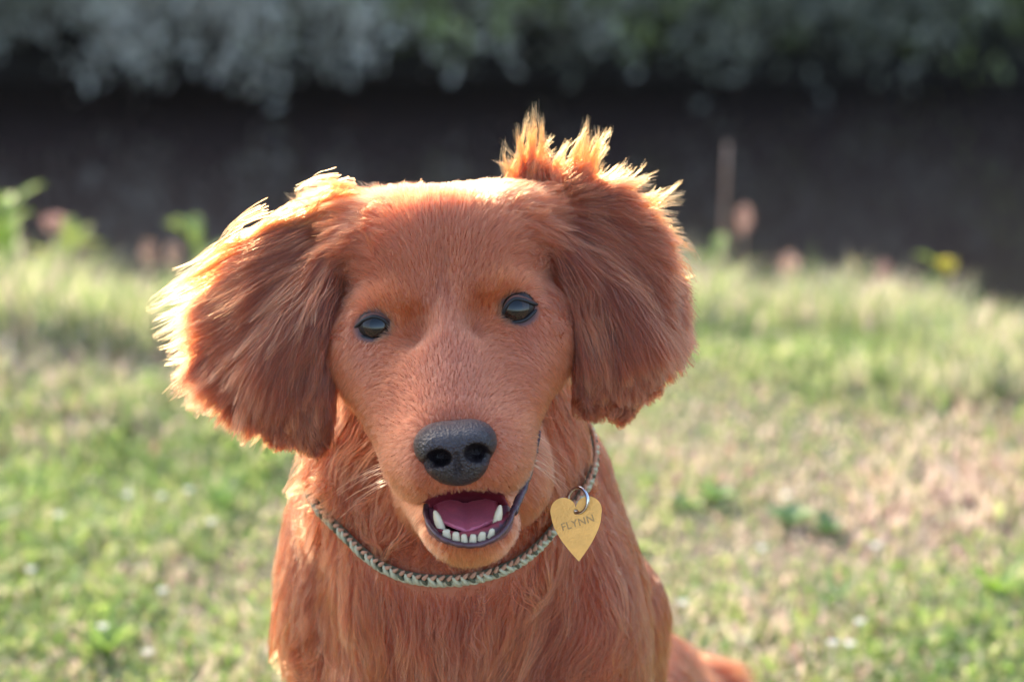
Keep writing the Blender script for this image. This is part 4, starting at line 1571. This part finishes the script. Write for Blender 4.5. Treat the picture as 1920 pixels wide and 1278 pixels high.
def grow(reg, count, K, C, radius, clump_n, clump_w, clump_p, frizz, wave=0.0, follow=0.5, seed=1, sel=None, len_mul=1.0, lift_mul=1.0, lay_add=0.0):
    r = np.random.default_rng(seed)
    w = tarea * lod * (region == reg) * (~bare)
    if sel is not None:
        w = w * sel
    cum = np.cumsum(w)
    ti = np.searchsorted(cum, r.random(count) * cum[-1])
    u, v = r.random(count), r.random(count)
    flip = u + v > 1
    u[flip], v[flip] = 1 - u[flip], 1 - v[flip]
    root = ta[ti] + u[:, None] * (tb - ta)[ti] + v[:, None] * (tc_ - ta)[ti]
    nrm = unit(field_grad(root, 7.0))
    A = comb(root, C)
    L = A[:, 3] * len_mul * (0.6 + 0.55 * r.random(count))
    if reg == 4:
        above = ((root - COL_C) @ ring_n) > 0      # throat side of the collar
        L = L * np.where(above, np.clip((d_ring[ti] - 8) / 85, 0.30, 1), 1)
    lift = A[:, 4] * lift_mul * (0.6 + 0.8 * r.random(count))
    lay = A[:, 5] * r.random(count) ** 1.2 + lay_add
    d = A[:, :3] + r.normal(0, frizz, (count, 3))
    d = d - nrm * (d * nrm).sum(1, keepdims=True) * 0.85
    cur = unit(unit(d) + nrm * lift[:, None])
    fly = r.random(count) < 0.03
    pts = np.empty((count, K, 3))
    pos = root - nrm * 2.0
    pts[:, 0] = pos
    stepl = L / (K - 1)
    bias = r.normal(0, frizz * 0.6, (count, 3))
    for i in range(1, K):
        t = i / (K - 1)
        if i > 1:
            F = comb(pos, C)[:, :3] + bias
            cur = unit(cur * (1 - follow) + unit(F) * follow + r.normal(0, frizz * 0.35, (count, 3)))
        pos = pos + cur * stepl[:, None]
        need = 1.0 + lay * min(1.0, t * 3.0)
        fd = field_at(pos)
        push = np.clip(need - fd, 0, 40)
        m = push > 0
        if m.any():
            g = field_grad(pos[m], 6.0)
            pos = pos.copy()
            pos[m] += g * push[m][:, None]
        pts[:, i] = pos
    t = np.linspace(0, 1, K)
    # locks: strands close in on their neighbours towards the tip
    for n_in, wgt in ((clump_n, clump_w), (max(4, clump_n // 6), clump_w * 0.7)):
        par = r.choice(count, max(8, count // n_in), replace=False)
        kd = KDTree(len(par))
        for j, q in enumerate(root[par]):
            kd.insert(q, j)
        kd.balance()
        near = np.array([kd.find(q)[1] for q in root])
        own = par[near]
        ww = wgt * (0.5 + 0.7 * r.random(count)) * np.where(fly, 0.15, 1)
        f = np.clip(ww[:, None] * t[None] ** clump_p, 0, 0.97)[..., None]
        pts = pts * (1 - f) + pts[own] * f
        if wave > 0:
            ph = r.random(count)[own][:, None] * 6.28
            fr = (0.8 + 0.8 * r.random(count))[own][:, None]
            side = unit(np.cross(pts[:, -1] - pts[:, 0], nrm))
            amp = (wave * (0.4 + r.random(count)))[own][:, None] * t[None] ** 1.2
            pts = pts + side[:, None] * (amp * np.sin(ph + fr * t[None] * 7))[..., None]
    st = Strands()
    st.pts, st.root, st.L, st.own = pts, root, L, own
    rad = radius * (0.7 + 0.6 * r.random(count))
    st.rad = rad[:, None] * (1 - 0.82 * t[None] ** 1.5)
    st.r = r
    return st


def make_curves(name, groups, mat, parent, cols, tips=None):
    sizes, P, R, Cc = [], [], [], []
    for gi, (st, c) in enumerate(zip(groups, cols)):
        n, K, _ = st.pts.shape
        sizes += [K] * n
        P.append(to_world(st.pts.reshape(-1, 3)) - DOG_BASE)
        R.append((st.rad * S).ravel())
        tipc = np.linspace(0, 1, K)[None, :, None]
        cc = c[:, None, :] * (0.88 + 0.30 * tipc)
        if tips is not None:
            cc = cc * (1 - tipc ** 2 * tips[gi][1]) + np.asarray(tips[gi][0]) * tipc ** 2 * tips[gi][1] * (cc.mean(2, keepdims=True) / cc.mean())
        Cc.append(cc.reshape(-1, 3))
    P, R, Cc = np.vstack(P), np.concatenate(R), np.vstack(Cc)
    cu = bpy.data.hair_curves.new(name)
    cu.add_curves(sizes)
    cu.points.foreach_set('position', P.astype(np.float32).ravel())
    a = cu.attributes.get('radius') or cu.attributes.new('radius', 'FLOAT', 'POINT')
    a.data.foreach_set('value', R.astype(np.float32))
    a = cu.attributes.new('tint', 'FLOAT_COLOR', 'POINT')
    c4 = np.ones((len(Cc), 4), np.float32)
    c4[:, :3] = np.clip(Cc, 0, 0.95)
    a.data.foreach_set('color', c4.ravel())
    cu.materials.append(mat)
    return link(bpy.data.objects.new(name, cu), parent)


def blob(p, c, r):
    return np.exp(-(((p - c) / r) ** 2).sum(1))


def coat_color(st, base, spread=0.16):
    n = len(st.root)
    val = 1 + st.r.normal(0, spread, n)
    lock = (1 + st.r.normal(0, spread * 0.7, n))[st.own]
    c = np.asarray(base)[None] * (val * lock)[:, None]
    c[:, 1] *= 1 + st.r.normal(0, 0.05, n)
    return np.clip(np.maximum(c, np.asarray(base)[None] * 0.62), 0.005, 0.9)


def locks(specs, z_of, n, K, seed, spread=9.0, tip=4.0, radius=0.6, curl=10.0):
    """loose wisps drawn as guide lines: (tip px, tip py, dx, dy, length)"""
    r = np.random.default_rng(seed)
    P, own = [], []
    t = np.linspace(0, 1, K)
    for j, (x, y, dx, dy, L) in enumerate(specs):
        m = int(n * (0.6 + 0.8 * r.random()))
        d = np.array([dx, dy]); d /= np.linalg.norm(d)
        sd = np.array([-d[1], d[0]])
        bend = r.normal(0, curl)
        zt = z_of(x, y)
        zr = z_of(x - d[0] * L, y - d[1] * L)
        g = np.stack([V(x - d[0] * L * (1 - k) + sd[0] * bend * math.sin(k * 3.1) , y - d[1] * L * (1 - k) + sd[1] * bend * math.sin(k * 3.1), zr + (zt - zr) * k) for k in t])
        end = 0.55 + 0.5 * r.random(m) ** 0.7
        o = r.normal(0, 1, (m, 3)) * np.array([1, 1, 0.6])
        fan = r.normal(0, 1, (m, 3)) * np.array([1, 1, 0.8])
        kk = np.clip(t[None] * end[:, None], 0, 1) * (K - 1)
        i0 = np.minimum(kk.astype(int), K - 2)
        fr = (kk - i0)[..., None]
        base = g[i0] * (1 - fr) + g[i0 + 1] * fr
        sp = spread * (1 - t) ** 1.1
        ph = r.random(m)[:, None] * 6.28
        wob = (2.2 * t[None] * np.sin(ph + t[None] * (5 + 3 * r.random(m)[:, None])))
        q = base + o[:, None] * sp[None, :, None] + fan[:, None] * (tip * t[None] ** 2)[..., None]
        q[..., 0] += wob * sd[0]; q[..., 1] -= wob * sd[1]
        P.append(q); own += [len(own)] * m
    st = Strands()
    st.pts = np.vstack(P)
    st.root = st.pts[:, 0]
    st.own = np.array(own)
    st.rad = radius * (0.6 + 0.7 * r.random(len(st.pts)))[:, None] * (1 - 0.85 * t[None] ** 1.3)
    st.r = r
    return st


LOCKS_L = [(535, 362, -.98, .05, 110), (560, 372, -.98, .1, 100), (500, 405, -.95, .25, 130), (545, 430, -.9, .4, 120), (470, 440, -.93, .3, 140), (440, 455, -.93, .35, 150), (400, 476, -.92, .38, 160),
           (375, 500, -.9, .4, 160), (350, 515, -.9, .42, 170), (330, 535, -.9, .42, 160), (310, 550, -.88, .45, 170), (272, 582, -.85, .5, 190), (290, 600, -.87, .48, 170), (283, 632, -.85, .5, 160), (300, 655, -.85, .5, 140),
           (310, 680, -.85, .5, 130), (325, 708, -.82, .55, 110), (340, 740, -.8, .58, 100), (352, 768, -.75, .62, 90), (390, 795, -.6, .75, 80), (425, 812, -.55, .8, 80), (470, 842, -.5, .85, 75), (520, 858, -.4, .9, 70), (430, 560, -.8, .6, 150), (400, 610, -.8, .6, 140), (470, 520, -.85, .5, 150)]
LOCKS_R = [(1000, 192, .08, -1, 140), (985, 225, -.1, -1, 110), (1012, 215, .12, -1, 120), (962, 235, -.25, -.95, 115), (942, 268, -.45, -.9, 95), (930, 300, -.6, -.8, 70), (1035, 255, .4, -.9, 85), (1060, 270, .5, -.85, 80),
           (1103, 220, .22, -.97, 120), (1118, 235, .3, -.95, 110), (1137, 258, .45, -.9, 95), (1095, 245, .15, -1, 100), (1180, 300, .8, -.5, 100), (1212, 305, .85, -.5, 115), (1235, 322, .87, -.45, 115), (1278, 338, .85, -.42, 150),
           (1255, 355, .9, -.3, 120), (1284, 380, .92, -.2, 120), (1270, 405, .9, 0, 100), (1290, 440, .85, .25, 80), (1312, 492, .75, .45, 80), (1305, 525, .65, .6, 75), (1303, 590, .5, .8, 80), (1290, 560, .6, .75, 70), (1280, 650, .5, .8, 70),
           (1255, 705, .45, .85, 60), (1300, 470, .8, .4, 70), (1245, 420, .9, .2, 110)]
m_fur = hair_mat('red_brown_fur', 0.26, 0.5)
NF = 1.0
face = grow(0, int(130000 * NF), 5, ctrl_arrays(FACE_CTRL), 0.52, 12, 0.34, 1.2, 0.15, follow=0.3, seed=11, len_mul=0.85)
fc = coat_color(face, (0.32, 0.078, 0.034), 0.20)
rt = face.root
w = np.clip(blob(rt, V(742, 560, 20), (50, 45, 60)) + blob(rt, V(925, 535, 20), (50, 45, 60)) + 0.8 * blob(rt, V(770, 625, 10), (40, 50, 60)) + 0.8 * blob(rt, V(905, 600, 10), (40, 50, 60)), 0, 1)[:, None]
fc = fc * (1 - w) + fc * np.array([1.0, 0.92, 0.68]) * w
w = np.clip(blob(rt, V(792, 590, 10), (26, 55, 60)) + blob(rt, V(884, 570, 10), (26, 55, 60)), 0, 1)[:, None]
fc = fc * (1 - 0.3 * w)  # eye-socket shade at the inner corners, put into the fur colour
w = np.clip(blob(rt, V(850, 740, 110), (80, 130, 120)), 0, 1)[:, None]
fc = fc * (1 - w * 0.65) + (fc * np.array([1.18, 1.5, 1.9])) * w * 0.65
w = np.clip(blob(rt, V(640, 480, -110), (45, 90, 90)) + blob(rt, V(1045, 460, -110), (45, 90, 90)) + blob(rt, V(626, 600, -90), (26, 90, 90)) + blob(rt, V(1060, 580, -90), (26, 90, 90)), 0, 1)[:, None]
fc = fc * (1 - w * np.array([0.60, 0.70, 0.74]))  # darker temple fur, with the ear-edge shade painted into its colour
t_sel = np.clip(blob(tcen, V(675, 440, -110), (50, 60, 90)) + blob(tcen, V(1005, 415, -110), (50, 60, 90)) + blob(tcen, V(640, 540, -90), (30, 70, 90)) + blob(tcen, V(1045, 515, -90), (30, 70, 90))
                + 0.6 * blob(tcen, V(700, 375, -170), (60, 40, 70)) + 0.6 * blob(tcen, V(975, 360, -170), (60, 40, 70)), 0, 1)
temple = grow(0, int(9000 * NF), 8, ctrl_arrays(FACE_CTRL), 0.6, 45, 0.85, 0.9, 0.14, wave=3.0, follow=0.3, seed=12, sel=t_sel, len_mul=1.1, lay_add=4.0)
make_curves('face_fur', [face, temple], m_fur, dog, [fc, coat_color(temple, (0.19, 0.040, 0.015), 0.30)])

for reg, C, LK, zf, sd in ((2, EAR_L_CTRL, LOCKS_L, lambda x, y: -150 + 0.10 * (x - 500), 21), (3, EAR_R_CTRL, LOCKS_R, lambda x, y: -205 + 0.12 * (y - 300), 22)):
    e = grow(reg, int(34000 * NF), 11, ctrl_arrays(C), 0.60, 40, 0.55, 1.0, 0.11, wave=3.5, follow=0.35, seed=sd, len_mul=1.15, lift_mul=0.35)
    rl = np.random.default_rng(sd + 9)
    many = list(LK)
    for q0, q1 in zip(LK[:-1], LK[1:]):
        if math.hypot(q0[0] - q1[0], q0[1] - q1[1]) > 90: continue
        for _ in range(4):
            f = rl.random()
            m = [q0[k] * (1 - f) + q1[k] * f for k in range(5)]
            sh = 0.55 + 0.5 * rl.random()          # shorter wisps start at the same root
            tipx, tipy = m[0] - m[2] * m[4] * (1 - sh), m[1] - m[3] * m[4] * (1 - sh)
            many.append((tipx + rl.normal(0, 9), tipy + rl.normal(0, 9), m[2] + rl.normal(0, .12), m[3] + rl.normal(0, .12), m[4] * sh))
    lk = locks(many, zf, 24, 10, sd + 5)
    ov = grow(reg, int(4500 * NF), 11, ctrl_arrays(C), 0.62, 60, 0.9, 0.9, 0.12, wave=5.0, follow=0.4, seed=sd + 2, len_mul=1.25, lift_mul=0.35, lay_add=7.0)
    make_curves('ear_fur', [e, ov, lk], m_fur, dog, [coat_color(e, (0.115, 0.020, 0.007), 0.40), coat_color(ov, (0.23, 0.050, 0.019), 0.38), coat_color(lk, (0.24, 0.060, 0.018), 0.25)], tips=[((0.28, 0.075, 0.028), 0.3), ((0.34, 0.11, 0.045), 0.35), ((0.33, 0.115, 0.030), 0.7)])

bodyf = grow(4, int(110000 * NF), 8, ctrl_arrays(BODY_CTRL), 0.68, 60, 0.55, 1.0, 0.10, wave=7.0, follow=0.3, seed=31, len_mul=1.35, lift_mul=0.4)
bodyo = grow(4, int(24000 * NF), 10, ctrl_arrays(BODY_CTRL), 0.7, 110, 0.92, 0.9, 0.12, wave=12.0, follow=0.35, seed=33, len_mul=1.45, lift_mul=0.45, lay_add=9.0)
make_curves('body_fur', [bodyf, bodyo], m_fur, dog, [coat_color(bodyf, (0.20, 0.039, 0.014), 0.30), coat_color(bodyo, (0.25, 0.055, 0.021), 0.45)], tips=[((0.30, 0.085, 0.033), 0.25), ((0.34, 0.11, 0.045), 0.35)])

# whiskers
r = np.random.default_rng(51)
WP = []
for k in range(16):
    x0, y0 = 722 + 45 * r.random(), 838 + 85 * r.random()
    L = 60 + 55 * r.random()
    a = math.radians(158 + 50 * (y0 - 838) / 85 + r.normal(0, 8))
    WP.append((x0, y0, 95, math.cos(a), math.sin(a) * 1.0 if a > math.pi else math.sin(a), L, 1))
for k in range(9):
    x0, y0 = 985 + 18 * r.random(), 800 + 70 * r.random()
    L = 50 + 40 * r.random()
    WP.append((x0, y0, 60, .9, .45 + r.normal(0, .15), L, -1))
K = 8
pts = []
for (x0, y0, z0, dx, dy, L, sg) in WP:
    if sg == 1: dy = abs(dy) * 0.6 + 0.1
    t = np.linspace(0, 1, K)
    d = np.array([dx, dy]); d /= np.linalg.norm(d)
    pts.append([V(x0 + d[0] * L * k, y0 + d[1] * L * k + 0.30 * L * k * k, z0 - 35 * k) for k in t])
st = Strands(); st.pts = np.array(pts); st.root = st.pts[:, 0]
st.rad = np.full((len(pts), K), 0.7) * (1 - 0.8 * np.linspace(0, 1, K)[None])
make_curves('whiskers', [st], hair_mat('whisker_hair', 0.25, 0.4), dog, [np.tile(np.array([[0.50, 0.24, 0.13]]), (len(pts), 1))])
